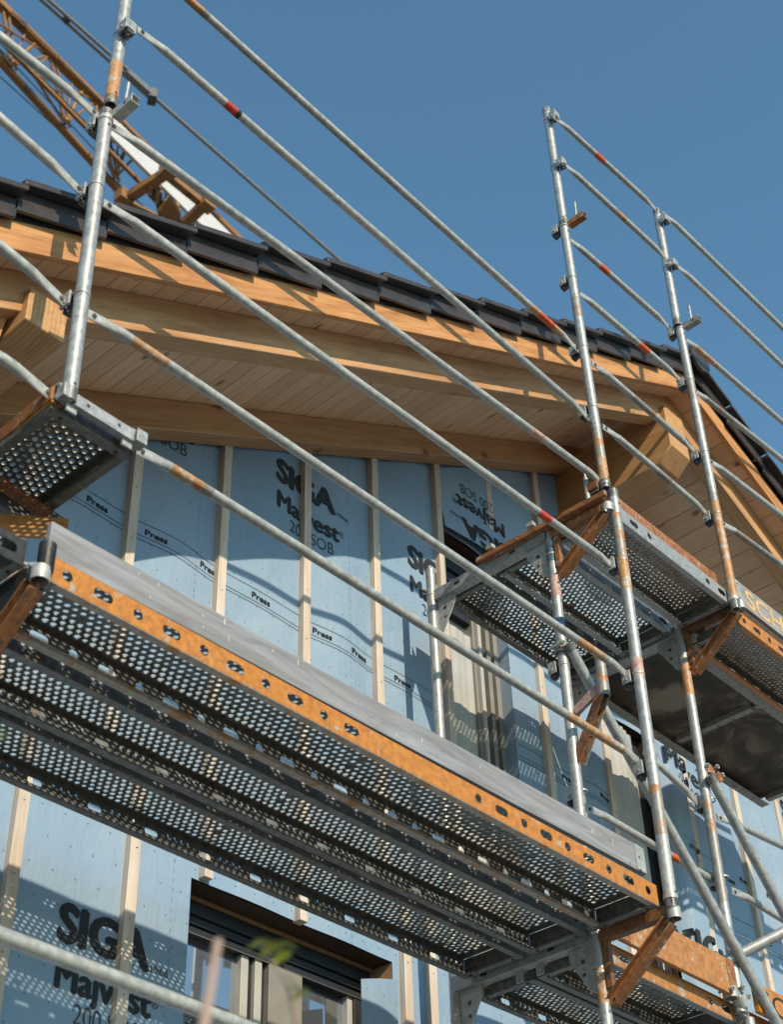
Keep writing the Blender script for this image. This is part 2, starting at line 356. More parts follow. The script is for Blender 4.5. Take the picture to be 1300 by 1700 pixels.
# ------------------------------------------------------------------ house
XR, KL, KR = 1.77, 0.555, 0.50
Z0 = 3.315
ZR = Z0 + KL * XR
def zt(x): return Z0 + KL * x if x <= XR else ZR - KR * (x - XR)
XL, XE = -5.2, 7.6
YM = 1.335                      # membrane plane
house = thing('timber_house', 'timber house gable under construction wrapped in pale blue membrane with spruce eaves', 'house', (1.77, 3.0, -4.2))
def slab(y0, y1, top, bot, mat_l, mat_r, name, xl=XL, xe=XE, bevel=0.004, left=True, right=True):
    for side in ('l', 'r'):
        if side == 'l' and not left or side == 'r' and not right: continue
        x0, x1 = (xl, XR) if side == 'l' else (XR, xe)
        mb = MB()
        mb.hexa([(x0, y0, zt(x0) - bot), (x1, y0, zt(x1) - bot), (x1, y1, zt(x1) - bot), (x0, y1, zt(x0) - bot),
                 (x0, y0, zt(x0) - top), (x1, y0, zt(x1) - top), (x1, y1, zt(x1) - top), (x0, y1, zt(x0) - top)])
        build(mb, name, mat_l if side == 'l' else mat_r, house, bevel)
slab(0.345, 0.372, 0.0, 0.145, 'wood_verge_l', 'wood_verge_r', 'verge_board')
slab(0.374, 1.325, 0.075, 0.10, 'soffit_l', 'soffit_r', 'soffit')
slab(0.50, 0.60, 0.102, 0.30, 'wood_glue_l', 'wood_glue_r', 'rafter')
slab(1.20, 1.30, 0.102, 0.285, 'wood_glue_l', 'wood_glue_r', 'wall_rafter')
# roof sheathing and covering behind the verge
slab(0.345, 9.0, -0.075, 0.0, 'tile', 'tile', 'roof', bevel=0)
# verge tiles: one mesh per slope (tiles are the roof's pattern)
def verge(side):
    mb = MB(); k = KL if side == 'l' else -KR; st = 0.372
    rng = range(-9, 11) if side == 'l' else range(0, 17)
    for i in rng:
        if side == 'l':
            xa = -1.985 + st * i; xb = xa + st + 0.012          # xa down-slope, overlapping end
            if xa > XR: break
            xb = min(xb, XR + 0.02)
        else:
            xa = XR + st * (i + 1); xb = xa - st - 0.012
            xb = max(xb, XR - 0.02)
        lift, tb = 0.036, -0.002
        def P(x, y, dz): return (x, y, zt(x) + dz)
        za, zb = lift, tb
        # side flange
        y0, y1 = 0.306, 0.322
        mb.hexa([P(xa, y0, -0.018 + za), P(xb, y0, -0.022 + zb), P(xb, y1, -0.022 + zb), P(xa, y1, -0.018 + za),
                 P(xa, y0, 0.084 + za), P(xb, y0, 0.070 + zb), P(xb, y1, 0.084 + zb), P(xa, y1, 0.084 + za)])
        # top slab: its overhang widens towards the upper end, with a thin drip edge
        ya, yb = 0.270, 0.262
        mb.hexa([P(xa, ya, 0.085 + za), P(xb, yb, 0.085 + zb), P(xb, 0.62, 0.085 + zb), P(xa, 0.62, 0.085 + za),
                 P(xa, ya, 0.104 + za), P(xb, yb, 0.100 + zb), P(xb, 0.62, 0.100 + zb), P(xa, 0.62, 0.104 + za)])
        mb.hexa([P(xa, ya - 0.010, 0.076 + za), P(xb, yb - 0.010, 0.076 + zb), P(xb, yb, 0.076 + zb), P(xa, ya, 0.076 + za),
                 P(xa, ya - 0.010, 0.106 + za), P(xb, yb - 0.010, 0.102 + zb), P(xb, yb, 0.102 + zb), P(xa, ya, 0.106 + za)])
        xn = xa + (0.02 if side == 'l' else -0.02)
        mb.hexa([P(xa, 0.275, 0.105 + za), P(xn, 0.275, 0.105 + za), P(xn, 0.60, 0.105 + za), P(xa, 0.60, 0.105 + za),
                 P(xa, 0.275, 0.112 + za), P(xn, 0.275, 0.112 + za), P(xn, 0.60, 0.112 + za), P(xa, 0.60, 0.112 + za)])
    build(mb, 'verge_tiles', 'tile', house, 0.003)
verge('l'); verge('r')
# ridge tile
mb = MB(); pts = []
for i in range(13):
    a = math.pi * i / 12; pts.append((XR + 0.02 + 0.125 * math.cos(a), 0.25, ZR + 0.09 + 0.085 * math.sin(a)))
for i in range(12, -1, -1):
    a = math.pi * i / 12; pts.append((XR + 0.02 + 0.105 * math.cos(a), 0.25, ZR + 0.08 + 0.07 * math.sin(a)))
mb.prism(pts[:], (0, 3.0, 0)); 
mb.tube((XR + 0.02, 0.24, ZR + 0.085), (XR + 0.02, 0.262, ZR + 0.085), 0.105, n=28)
build(mb, 'ridge_tile', 'tile', house)
# purlins with chamfered ends
def purlin(x0, x1, zb, ztop, y0, zk, name='purlin'):
    mb = MB(); c = 0.10
    prof = [(x0, y0, ztop), (x0, y0, zk), (x0, y0 + c, zb), (x0, 3.0, zb), (x0, 3.0, ztop)]
    mb.prism(prof, (x1 - x0, 0, 0)); build(mb, name, 'wood_y', house, 0.005)
purlin(1.60, 1.81, W(1095, 768, y=.56).z, ZR - 0.303, 0.462, W(1111, 735, y=.462).z)
p1, p2 = W(48, 495, y=.462), W(108, 512, y=.462); p3 = W(52, 590, y=.56)
purlin(p1.x, p1.x + 0.165, W(66, 590, y=.56).z, p1.z + 0.06, 0.462, W(84, 556, y=.462).z)
# struts beside the left purlin
mb = MB(); q = W(40, 492, y=.50)
mb.hexa([(q.x - 0.06, 0.62, q.z - 0.34), (q.x - 0.02, 0.62, q.z - 0.34), (q.x - 0.02, 1.3, q.z - 0.34), (q.x - 0.06, 1.3, q.z - 0.34),
         (q.x - 0.06, 0.50, q.z + 0.1), (q.x - 0.02, 0.50, q.z + 0.1), (q.x - 0.02, 1.3, q.z + 0.1), (q.x - 0.06, 1.3, q.z + 0.1)])
build(mb, 'purlin_strut', 'wood_y', house, 0.003)

# ---- membrane (bulges gently between the battens)
BAT_UP = [W(222, 850, y=1.305).x + 0.0, W(371, 900, y=1.305).x, W(510, 900, y=1.305).x, W(626, 950, y=1.305).x, W(735, 950, y=1.305).x, W(812, 830, y=1.305).x, W(893, 840, y=1.305).x]
BAT_UP = [BAT_UP[0] - 1.06, BAT_UP[0] - 0.53] + BAT_UP
def bulge(x, z):
    i = 0; xs = BAT_UP + [BAT_UP[-1] + 0.53 * k for k in range(1, 14)]
    if x < xs[0] or x > xs[-1]: f = 0
    else:
        while x > xs[i + 1]: i += 1
        f = math.sin(math.pi * (x - xs[i]) / (xs[i + 1] - xs[i])) ** 2
        f *= 0.8 + 0.5 * math.sin(3.1 * i + 1.3 * z)
    s = math.sin(2.3 * x + 1.7 * z) * 0.25 + math.sin(5.1 * x - 3.3 * z) * 0.15
    amp = 0.020 if z > 0.55 else 0.008
    return -amp * f - 0.004 * s
def ym(x, z): return YM + bulge(x, z)
WIN = {}
def rect(name, x0, x1, z0, z1): WIN[name] = (x0, x1, z0, z1)
rect('up', BAT_UP[6] + 0.035, 0.9243, 0.35, 2.7948)
rect('low', -1.2618, -0.1169, -1.65, 0.1349)
rect('right', 1.7781, 2.237, 0.0, 2.2372)
G = 0.034
def snap(v, arr): return min(arr, key=lambda q: abs(q - v))
xs = [-5.2 + G * i for i in range(int((XE - 0.6 + 5.2) / G))]; zs = [-4.2 + 0.07 * i for i in range(130)]
for k, (a, b_, c_, d_) in WIN.items():
    for v in (a, b_):
        i = min(range(len(xs)), key=lambda i: abs(xs[i] - v)); xs[i] = v
    for v in (c_, d_):
        i = min(range(len(zs)), key=lambda i: abs(zs[i] - v)); zs[i] = v
mb = MB(); idx = {}
def vid(i, j):
    x = xs[i]; z = min(zs[j], zt(x) - 0.12)
    key = (i, j)
    if key not in idx: idx[key] = len(mb.v); mb.v.append(Vector((x, ym(x, z), z)))
    return idx[key]
for i in range(len(xs) - 1):
    for j in range(len(zs) - 1):
        xm, zm = (xs[i] + xs[i + 1]) / 2, (zs[j] + zs[j + 1]) / 2
        if zs[j] > min(zt(xs[i]), zt(xs[i + 1])) - 0.12: continue
        if any(a < xm < b_ and c_ < zm < d_ for a, b_, c_, d_ in WIN.values()): continue
        mb.f.append([vid(i, j), vid(i + 1, j), vid(i + 1, j + 1), vid(i, j + 1)]); mb.m.append(0)
wall = build(mb, 'membrane_wall', 'membrane', house)
# window reveals + body behind the membrane
mb = MB()
mb.box((-5.2, 1.75, -4.2), (7.0, 1.80, 1.0)); build(mb, 'inner_wall', 'interior', house)
# ---- battens
def batten(x, z0, z1, wd=0.05, yf=1.30, label=None, dx=0.0):
    mb = MB(); mb.hexa([(x - wd / 2, yf, z0), (x + wd / 2, yf, z0), (x + wd / 2, YM + 0.01, z0), (x - wd / 2, YM + 0.01, z0),
                        (x - wd / 2 + dx, yf, z1), (x + wd / 2 + dx, yf, z1), (x + wd / 2 + dx, YM + 0.01, z1), (x - wd / 2 + dx, YM + 0.01, z1)])
    # nails
    z = z0 + 0.12
    while z < z1:
        mb.tube((x + random.uniform(-.008, .008), yf - 0.0015, z), (x, yf + 0.002, z), 0.0035, 'dark_metal', 6); z += 0.28
    mb.mats.insert(0, 'batten') if 'batten' not in mb.mats else None
    mb.m = [0 if k == 0 and len(mb.f[i]) == 4 and i < 6 else 1 for i, k in enumerate(mb.m)]
    if len(mb.mats) == 1: mb.mats.append('dark_metal')
    o = build(mb, 'batten', None, house, 0.0025)
    return o
for i, x in enumerate(BAT_UP):
    top = zt(x) - 0.16
    z0 = 0.55
    if i == 7: z0 = W(826, 903, y=1.30).z
    if i == 8: z0 = 2.9
    batten(x, z0, top, 0.048)
for u, v, zz in [(30, 1400, None), (222, 1450, None), (678, 1600, None), (720, 1620, None)]:
    x = W(u, v, y=1.30).x; batten(x, -3.9, 0.5, 0.05)
for u, v in [(347, 1456), (505, 1528)]:
    p = W(u, v, y=1.30); batten(p.x, p.z, 0.5, 0.045)
batten(W(-150, 1400, y=1.30).x, -3.9, 0.5)
for u, v in [(922, 1330), (1020, 1330)]:
    p = W(u, v, y=1.30); batten(p.x, -3.9, 2.9, 0.05)
for u, v in [(1188, 1500), (1245, 1420), (1290, 1580), (1150, 1320)]:
    p = W(u, v, y=1.30)
xr_ = W(1268, 1560, y=1.30).x
for x in (W(1165, 1440, y=1.30).x, xr_, xr_ + 0.55, xr_ + 1.1, xr_ + 1.65): batten(x, -3.9, zt(x) - 0.16, 0.05)

# ---- windows
def window_low():
    x0, x1, z0, z1 = WIN['low']; yb = 1.565
    fr = MB()
    # lintel underside + side reveals (dark stained board, light board at the right)
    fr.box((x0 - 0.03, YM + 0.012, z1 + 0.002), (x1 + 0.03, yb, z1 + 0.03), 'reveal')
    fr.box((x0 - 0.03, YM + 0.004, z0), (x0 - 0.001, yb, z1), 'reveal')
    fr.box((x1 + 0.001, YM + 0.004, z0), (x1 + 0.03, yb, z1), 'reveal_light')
    o = build(fr, 'window', None, house)
    st = MB(); st.box((x0, 1.445, z1 - 0.012), (x1 - 0.002, 1.46, z1)); build(st, 'trim_strip', 'reveal_light', o)
    sh = MB()
    sh.box((x0, 1.465, z1 - 0.062), (x1, 1.545, z1 - 0.003)); sh.box((x0, 1.480, z1 - 0.095), (x1, 1.555, z1 - 0.064)); sh.box((x0, 1.492, z1 - 0.125), (x1, 1.565, z1 - 0.097))
    sh.box((x0, 1.488, z1 - 0.129), (x1, 1.495, z1 - 0.1255), 'window_grey')
    sh.mats.insert(0, 'window_dark'); sh.m = [0] * 18 + [1] * (len(sh.f) - 18)
    build(sh, 'shutter_box', None, o, 0.002)
    zt_ = z1 - 0.125
    yy = 1.505
    xa, xb = W(395, 1600, y=1.525).x, W(492, 1640, y=1.525).x
    f = MB()
    f.box((x0, yy, z0), (x0 + 0.03, 1.565, zt_), 'window_grey')
    w_ = (xb - xa)
    for t0_, t1_, dy_, mt_ in ((0, .12, 0, 'window_light'), (.125, .21, .012, 'window_dark'), (.215, .33, -.006, 'window_light'), (.335, .42, .012, 'window_dark'), (.425, 1.0, -.015, 'window_grey')):
        f.box((xa + w_ * t0_, yy + dy_, z0), (xa + w_ * t1_, 1.565, zt_), mt_)
    f.box((x1 - 0.10, yy, z0), (x1 - 0.07, 1.565, zt_), 'window_light'); f.box((x1 - 0.069, yy - 0.01, z0), (x1, 1.565, zt_), 'window_dark')
    build(f, 'frame', None, o, 0.002)
    p = MB(); p.box((x0 + 0.03, 1.535, z0), (xa, 1.541, zt_)); build(p, 'pane', 'glass', o)
    p = MB(); p.box((xb, 1.535, z0), (x1 - 0.10, 1.541, zt_)); build(p, 'pane', 'glass', o)
    c = MB()
    for k, (u, v) in enumerate([(560, 1660), (575, 1668), (548, 1675)]):
        q = W(u, v, y=1.605); t_ = 0.025
        c.hexa([(q.x - 0.05, 1.605, q.z - 1), (q.x + 0.03, 1.605, q.z - 1), (q.x + 0.03, 1.625, q.z - 1), (q.x - 0.05, 1.625, q.z - 1),
                (q.x - 0.006, 1.605, q.z + 0.02), (q.x + 0.004, 1.605, q.z + 0.02), (q.x + 0.004, 1.625, q.z + 0.02), (q.x - 0.006, 1.625, q.z + 0.02)])
    for (u, v) in [(360, 1590), (375, 1585)]:
        q = W(u, v, y=1.605); c.box((q.x - 0.006, 1.605, q.z - 1.2), (q.x + 0.006, 1.617, q.z + 0.03))
    build(c, 'curtain', 'curtain', o)
    # folded membrane flap at the lower right corner
    fl = MB(); a = W(590, 1628, y=1.32); b_ = W(655, 1625, y=1.32)
    nn = 10
    for i in range(nn):
        xa_, xb_ = a.x + (b_.x + .01 - a.x) * i / nn, a.x + (b_.x + .01 - a.x) * (i + 1) / nn
        ya, yb_ = 1.317 - 0.012 * math.sin(3 * i / nn) - 0.03 * (1 - i / nn), 1.317 - 0.012 * math.sin(3 * (i + 1) / nn) - 0.03 * (1 - (i + 1) / nn)
        za_ = a.z + (b_.z - a.z) * i / nn; zb_ = a.z + (b_.z - a.z) * (i + 1) / nn
        fl.hexa([(xa_, ya, -1.7), (xb_, yb_, -1.7), (xb_, yb_ + .002, -1.7), (xa_, ya + .002, -1.7), (xa_, ya, za_), (xb_, yb_, zb_), (xb_, yb_ + .002, zb_), (xa_, ya + .002, za_)])
    build(fl, 'membrane_flap', 'membrane', o)
window_low()
def window_up():
    x0, x1, z0, z1 = WIN['up']; yb = 1.565
    fr = MB()
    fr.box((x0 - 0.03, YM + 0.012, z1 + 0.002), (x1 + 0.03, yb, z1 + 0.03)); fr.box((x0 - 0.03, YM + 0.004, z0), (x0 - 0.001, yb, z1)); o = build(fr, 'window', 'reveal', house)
    jb = MB(); jb.box((x1 + 0.001, YM + 0.002, z0), (x1 + 0.03, yb, z1)); build(jb, 'jamb', 'membrane', o)
    sh = MB()
    for k in range(5): sh.box((x0, 1.395 + 0.02 * k, z1 - 0.07 * (k + 1)), (x1, 1.445 + 0.02 * k, z1 - 0.07 * k - 0.004))
    build(sh, 'shutter_box', 'window_dark', o, 0.003)
    f = MB()
    # stack of vertical profiles on the right
    for k, (d0, d1, dy, mt) in enumerate([(0.0, .035, 0, 'window_grey'), (.040, .065, .02, 'window_dark'), (.068, .10, .0, 'window_grey'), (.104, .125, .03, 'window_dark'), (.128, .155, .01, 'window_light'), (.158, .18, .03, 'window_grey')]):
        f.box((x1 - d1, 1.405 + dy, z0), (x1 - d0, 1.505, z1 - 0.36), mt)
    f.box((x0, 1.415, z0), (x0 + .035, 1.505, z1 - .36), 'window_light'); f.box((x0 + .04, 1.435, z0), (x0 + .07, 1.505, z1 - .36), 'window_grey')
    f.box((x0 + .07, 1.445, z1 - .42), (x1 - .18, 1.505, z1 - .36), 'window_dark')
    build(f, 'frame', None, o, 0.002)
    p = MB(); p.box((x0 + .07, 1.48, z0), (x1 - .18, 1.485, z1 - .42)); build(p, 'pane', 'glass', o)
    # loose protective film hanging in folds
    c = MB(); nn = 60; xa, xb = x0 + .075, x1 - .175
    for i in range(nn):
        def fy(t): return 1.45 + 0.004 * math.sin(9 * t) + 0.0015 * math.sin(31 * t + 1)
        t0, t1 = i / nn, (i + 1) / nn
        a, b_ = xa + (xb - xa) * t0, xa + (xb - xa) * t1
        c.quad((a, fy(t0), z0), (b_, fy(t1), z0), (b_, fy(t1 + .02), z1 - .5), (a, fy(t0 + .02), z1 - .5))
    build(c, 'protective_film', 'film', o)
window_up()
def window_right():
    x0, x1, z0, z1 = WIN['right']; yb = 1.6
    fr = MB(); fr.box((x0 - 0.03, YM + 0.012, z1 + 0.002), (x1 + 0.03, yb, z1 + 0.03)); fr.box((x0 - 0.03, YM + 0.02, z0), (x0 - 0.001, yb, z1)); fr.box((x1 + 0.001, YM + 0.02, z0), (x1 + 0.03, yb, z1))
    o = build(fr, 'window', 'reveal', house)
    f = MB()
    f.box((x1 - .05, 1.385, z0), (x1, 1.485, z1 - .1), 'window_dark'); f.box((x1 - .08, 1.395, z0), (x1 - .052, 1.485, z1 - .1), 'window_light'); f.box((x1 - .13, 1.385, z0), (x1 - .083, 1.485, z1 - .1), 'window_dark')
    f.box((x0, 1.405, z0), (x0 + .04, 1.485, z1 - .1), 'window_grey'); f.box((x0, 1.395, z1 - .1), (x1, 1.495, z1), 'window_dark')
    f.box((x0, 1.405, 1.10), (x1 - .13, 1.485, 1.17), 'window_dark')
    build(f, 'frame', None, o, 0.002)
    p = MB(); p.box((x0 + .04, 1.475, z0), (x1 - .13, 1.48, z1 - .1)); build(p, 'pane', 'glass', o)
    c = MB(); nn = 40; xa, xb = x0 - .02, x1 - .12
    for i in range(nn):
        t0, t1 = i / nn, (i + 1) / nn
        def fy(t): return 1.345 + 0.014 * math.sin(7 * t) + 0.004 * math.sin(40 * t)
        a, b_ = xa + (xb - xa) * t0, xa + (xb - xa) * t1
        c.quad((a, fy(t0), 1.2), (b_, fy(t1), 1.2), (b_ , fy(t1 + .1), z1 - .03), (a, fy(t0 + .1), z1 - .03))
    build(c, 'protective_film', 'film', o)
window_right()
# membrane-wrapped corner box to the right of that window
mb = MB(); xa, xb = 2.2666, W(1168, 1500, y=1.30).x - 0.03
n_ = 14; prof = []
for i in range(n_ + 1):
    t_ = i / n_; x = xa + (xb - xa) * t_
    d = 0.075 * min(1, math.sin(math.pi * min(1, (t_ * 1.6))) if t_ < .3125 else 1) if t_ < .9 else 0.075 * math.cos((t_ - .9) / .1 * math.pi / 2)
    prof.append((x, d))
zz = [0.2 + 0.08 * k for k in range(31)]
for i in range(n_):
    for k in range(len(zz) - 1):
        def pp_(i, k):
            x, d = prof[i]; return (x, YM - 0.004 - d + 0.004 * math.sin(9 * zz[k] + 3 * x), zz[k])
        mb.quad(pp_(i, k), pp_(i + 1, k), pp_(i + 1, k + 1), pp_(i, k + 1))
mb.quad((xa, YM, zz[-1]), (xb, YM, zz[-1]), (xb, YM - .07, zz[-1]), (xa, YM - .03, zz[-1]))
build(mb, 'wrapped_corner_box', 'membrane', house)
# loose flap of membrane with upside-down printing above the upper window
fa, fb = BAT_UP[6] + 0.03, BAT_UP[7] + 0.32
mb = MB(); nn = 14
zf1 = [zt(fa + (fb - fa) * i / nn) - 0.3 for i in range(nn + 1)]
def flap_y(x, z): return 1.317 - 0.016 * math.sin(2.5 * (x - fa)) - max(0, (3.05 - z)) * 0.10
ZF0 = 2.79
for i in range(nn):
    for k in range(12):
        def q_(i, k):
            x = fa + (fb - fa) * i / nn; z = ZF0 + 0.02 * math.sin(4 * (x - fa)) + (zf1[i] - ZF0) * k / 12
            return (x, flap_y(x, z), z)
        mb.quad(q_(i, k), q_(i + 1, k), q_(i + 1, k + 1), q_(i, k + 1))
build(mb, 'membrane_flap', 'membrane', house)

# ---- printed lettering
def text_mesh(s, size, off, mat, name='lettering'):
    cu = bpy.data.curves.new(name, 'FONT'); cu.body = s; cu.size = size; cu.offset = off; cu.resolution_u = 4
    o = bpy.data.objects.new(name, cu); COL.objects.link(o)
    bpy.context.view_layer.update()
    me = bpy.data.meshes.new_from_object(o.evaluated_get(bpy.context.evaluated_depsgraph_get()))
    bpy.data.objects.remove(o); bpy.data.curves.remove(cu)
    return me
def lay_text(s, x0, z0, width, cap, bold, fn, mat='ink', flip=False, parent=None, heavy=0.0):
    me = text_mesh(s, 1.0, bold, mat)
    xs_ = [v.co.x for v in me.vertices]; ys_ = [v.co.y for v in me.vertices if True]
    mn, mx = min(xs_), max(xs_)
    sx = width / (mx - mn); sz = cap / 0.70
    bm = bmesh.new(); bm.from_mesh(me)
    for v in bm.verts: v.co = Vector(((v.co.x - mn) * sx, 0, v.co.y * sz))
    if heavy:
        for k, (ddx, ddz) in enumerate(((heavy, 0), (-heavy, 0), (0, heavy * .7), (0, -heavy * .7))):
            g_ = bmesh.ops.duplicate(bm, geom=bm.faces[:] if k == 0 else base_f)
            if k == 0: base_f = [f for f in bm.faces if f not in set(q for q in g_['geom'] if isinstance(q, bmesh.types.BMFace))]
            for q in g_['geom']:
                if isinstance(q, bmesh.types.BMVert): q.co += Vector((ddx, 0.0003 * (k + 1), ddz))
    x = 0.0
    while x < width:
        x += 0.03
        bmesh.ops.bisect_plane(bm, geom=bm.verts[:] + bm.edges[:] + bm.faces[:], plane_co=(x, 0, 0), plane_no=(1, 0, 0))
    for v in bm.verts:
        X = x0 + v.co.x if not flip else x0 - v.co.x; Z = z0 + v.co.z if not flip else z0 - v.co.z
        v.co = Vector((X, fn(X, Z) - 0.0035 + v.co.y, Z))
    if not flip and parent is None:
        dead = [f for f in bm.faces if any(w_[0] - .002 < f.calc_center_median().x < w_[1] + .002 and w_[2] < f.calc_center_median().z < w_[3] for w_ in WIN.values())]
        bmesh.ops.delete(bm, geom=dead, context='FACES')
        if not bm.faces: bm.free(); return None
    bm.to_mesh(me); bm.free(); me.materials.clear(); me.materials.append(M[mat])
    return link('lettering', me, parent or wall)
def group_logo(xs_, zs_, fn=ym, flip=False):
    s = -1 if flip else 1
    lay_text('SIGA', xs_, zs_, 0.40, 0.135, 0.012, fn, flip=flip, heavy=.0085)
    lay_text('1966', xs_ + s * 0.415, zs_ - 0.0 * s, 0.085, 0.027, 0.0, fn, 'ink_thin', flip=flip)
    lay_text('Majvest', xs_ + s * 0.01, zs_ - s * 0.167, 0.415, 0.10, 0.0, fn, flip=flip, heavy=.0062)
    lay_text('\u00ae', xs_ + s * 0.43, zs_ - s * 0.127, 0.033, 0.035, 0.0, fn, 'ink_thin', flip=flip)
    lay_text('200 SOB', xs_ + s * 0.10, zs_ - s * 0.27, 0.29, 0.072, -0.008, fn, 'ink_thin', flip=flip)
group_logo(-0.8769, 2.3803)
group_logo(0.0933, 2.3803)
group_logo(-1.8491, 2.4099)
group_logo(-1.8471, -0.2915)
group_logo(W(763, 861, y=1.318).x + 0.40, W(763, 861, y=1.318).z, flap_y, True)
fbox = lambda x, z: YM - 0.004 - 0.0765 if x < xb + .0 else ym(x, z)
fm = lambda x, z: (YM - 0.086) if xa + .02 < x < xb else ym(x, z)
lay_text('Majvest', 2.3061, 2.0842, 0.60, 0.12, 0.0, fm, heavy=.006)
lay_text('200 SOB', 2.4246, 1.9608, 0.40, 0.085, -0.008, fm, 'ink_thin')
lay_text('SIGA', 2.1877, 0.8603, 0.58, 0.16, 0.012, fm, heavy=.007)
lay_text('SIGA', 3.8359, 2.2964, 0.45, 0.15, 0.012, ym, heavy=.006)
for x in (-1.9576, -1.6418, -1.326, -1.0101, -0.6154, -0.3637, -0.0429, 1.3191, 1.635, 3.0957, 3.4115):
    lay_text('Press', x, 1.5937, 0.112, 0.031, 0.006, ym, heavy=.0014)
for x in (2.4246, 2.8983, 3.2141, 3.5892): lay_text('Press', x, 1.5463 if x < 2.9 else 1.2502, 0.13, 0.033, 0.006, fm, heavy=.0014)
def pline(z, amp, x0, x1, ph, fn=ym, wd=0.0026):
    mb = MB(); n = int((x1 - x0) / 0.035)
    f = lambda x: z + amp * .5 * math.sin(2.2 * x + ph) + amp * .3 * math.sin(7 * x + ph)
    for i in range(n):
        a = x0 + (x1 - x0) * i / n; b_ = x0 + (x1 - x0) * (i + 1) / n
        if any(w_[0] < a < w_[1] and w_[2] < z < w_[3] for w_ in WIN.values()): continue
        if any(w_[0] < b_ < w_[1] and w_[2] < z < w_[3] for w_ in WIN.values()): continue
        mb.quad((a, fn(a, z) - .003, f(a)), (b_, fn(b_, z) - .003, f(b_)), (b_, fn(b_, z) - .003, f(b_) + wd), (a, fn(a, z) - .003, f(a) + wd))
    build(mb, 'printed_line', 'ink_thin', wall)
for z, a_, ph in [(1.647, .003, 0), (1.5779, .003, 1), (1.5581, .004, 2.2)]:
    for xa__, xb__ in ((-2.6, WIN['up'][0] - .01), (WIN['up'][1] + .01, WIN['right'][0] - .01)): pline(z, a_, xa__, xb__, ph)
for z, a_, ph in [(1.6055, .003, 0), (1.5068, .003, 1), (1.4871, .005, 2.2)]: pline(z, a_, 2.35, 2.86, ph, fm)
for z, a_, ph in [(1.3094, .003, 0), (1.2206, .003, 1), (1.2008, .005, 2.2)]: pline(z, a_, 2.92, 5.5, ph)

# ------------------------------------------------------------------ scaffold pieces
def clamp(parent, p, mode='in'):
    """cast wedge clamp gripping the post at p"""
    p = Vector(p); mb = MB(); sy = 1 if mode == 'in' else -1
    # ring round the post
    mb.pipe(p - Vector((0, 0, .004)), p + Vector((0, 0, .004)), 0.0268, 0.0245, 'cast', 20)
    c = p + Vector((-0.006, sy * 0.047, -0.004))
    # box-shaped wedge housing: two cheeks, back and sloping wedge
    for sx in (-1, 1):
        mb.obox(c + Vector((sx * 0.021, 0, 0)), (0.004, 0, 0), (0, 0.022, 0), (0, 0, 0.030), 'cast')
    mb.obox(c + Vector((0, sy * 0.020, 0.004)), (0.017, 0, 0), (0, 0.003, 0), (0, 0, 0.026), 'cast')
    mb.obox(c + Vector((0, 0, 0.027)), (0.017, 0, 0), (0, 0.017, 0), (0, 0, 0.003), 'cast')
    mb.hexa([c + Vector(q) for q in [(-.005, -.013, -.055), (.005, -.013, -.055), (.005, .006, -.05), (-.005, .006, -.05), (-.005, -.017, .04), (.005, -.017, .04), (.005, .015, .046), (-.005, .015, .046)]], 'dark_metal')
    mb.tube(c + Vector((-.03, 0, -.012)), c + Vector((.03, 0, -.012)), 0.007, 'cast', 8)
    mb.tube(c + Vector((-.012, sy * .012, -.034)), c + Vector((.018, sy * .012, -.034)), 0.011, 'dark_metal', 10)
    return build(mb, 'wedge_clamp', None, parent, 0.0018)
def post(a, b, label, group='upright scaffold posts', r=0.0242, mats=None, name='scaffold_post', base='galv_bright', collar=None):
    """a bottom, b top; mats: [(t0,t1,mat)] patches along the height"""
    a, b = Vector(a), Vector(b); t = thing(name, label, 'post', a, group)
    mb = MB(); cuts = [(0.0, base)]
    for (t0, t1, m) in (mats or []): cuts += [(t0, m), (t1, base)]
    secs = []
    cuts.append((1.0, base))
    for i in range(len(cuts) - 1):
        if cuts[i + 1][0] - cuts[i][0] < 1e-6: continue
        secs.append((a.lerp(b, cuts[i][0]), r, r, cuts[i][1]))
    secs.append((b, r, r, cuts[-2][1]))
    mb.loft(secs, 28, False)
    mb.pipe(a, a + (b - a).normalized() * 0.05, r, r - 0.0035, base, 28)
    mb.pipe(b - (b - a).normalized() * 0.05, b, r, r - 0.0035, base, 28)
    d = (b - a).normalized()
    mb.tube(b - d * 0.10, b - d * 0.099, r - 0.003, 'black', 16)
    # small drilled holes
    for tt in (0.06, b.z - a.z - 0.09):
        mb.tube(a + d * tt + Vector((0.0, -r + .002, 0)), a + d * tt + Vector((0, -r - .0006, 0)), 0.006, 'black', 10)
    build(mb, 'tube', None, t)
    if collar is not None:
        c = MB(); c.pipe(a.lerp(b, collar) - d * .01, a.lerp(b, collar) + d * .01, r + .003, r - .001, 'galv'); build(c, 'collar', None, t)
    return t
def lug(parent, p, m='galv'):
    """small angle lug with an upright pin, pointing outward (y-)"""
    p = Vector(p); mb = MB()
    mb.obox(p + Vector((0.01, -0.075, 0.0)), (0.0025, 0, 0), (0, 0.052, 0), (0, 0, 0.020), m)
    mb.obox(p + Vector((0.028, -0.075, 0.0185)), (0.018, 0, 0), (0, 0.052, 0), (0, 0, 0.002), m)
    mb.obox(p + Vector((0.028, -0.075, -0.0185)), (0.018, 0, 0), (0, 0.052, 0), (0, 0, 0.002), m)
    mb.tube(p + Vector((0.02, -0.075, 0.02)), p + Vector((0.02, -0.080, 0.135)), 0.0065, 'galv_bright', 10)
    mb.tube(p + Vector((0.006, -0.09, 0.0)), p + Vector((0.0135, -0.09, 0.0)), 0.008, 'dark_metal', 10)
    return build(mb, 'bracket_lug', None, parent, 0.001)
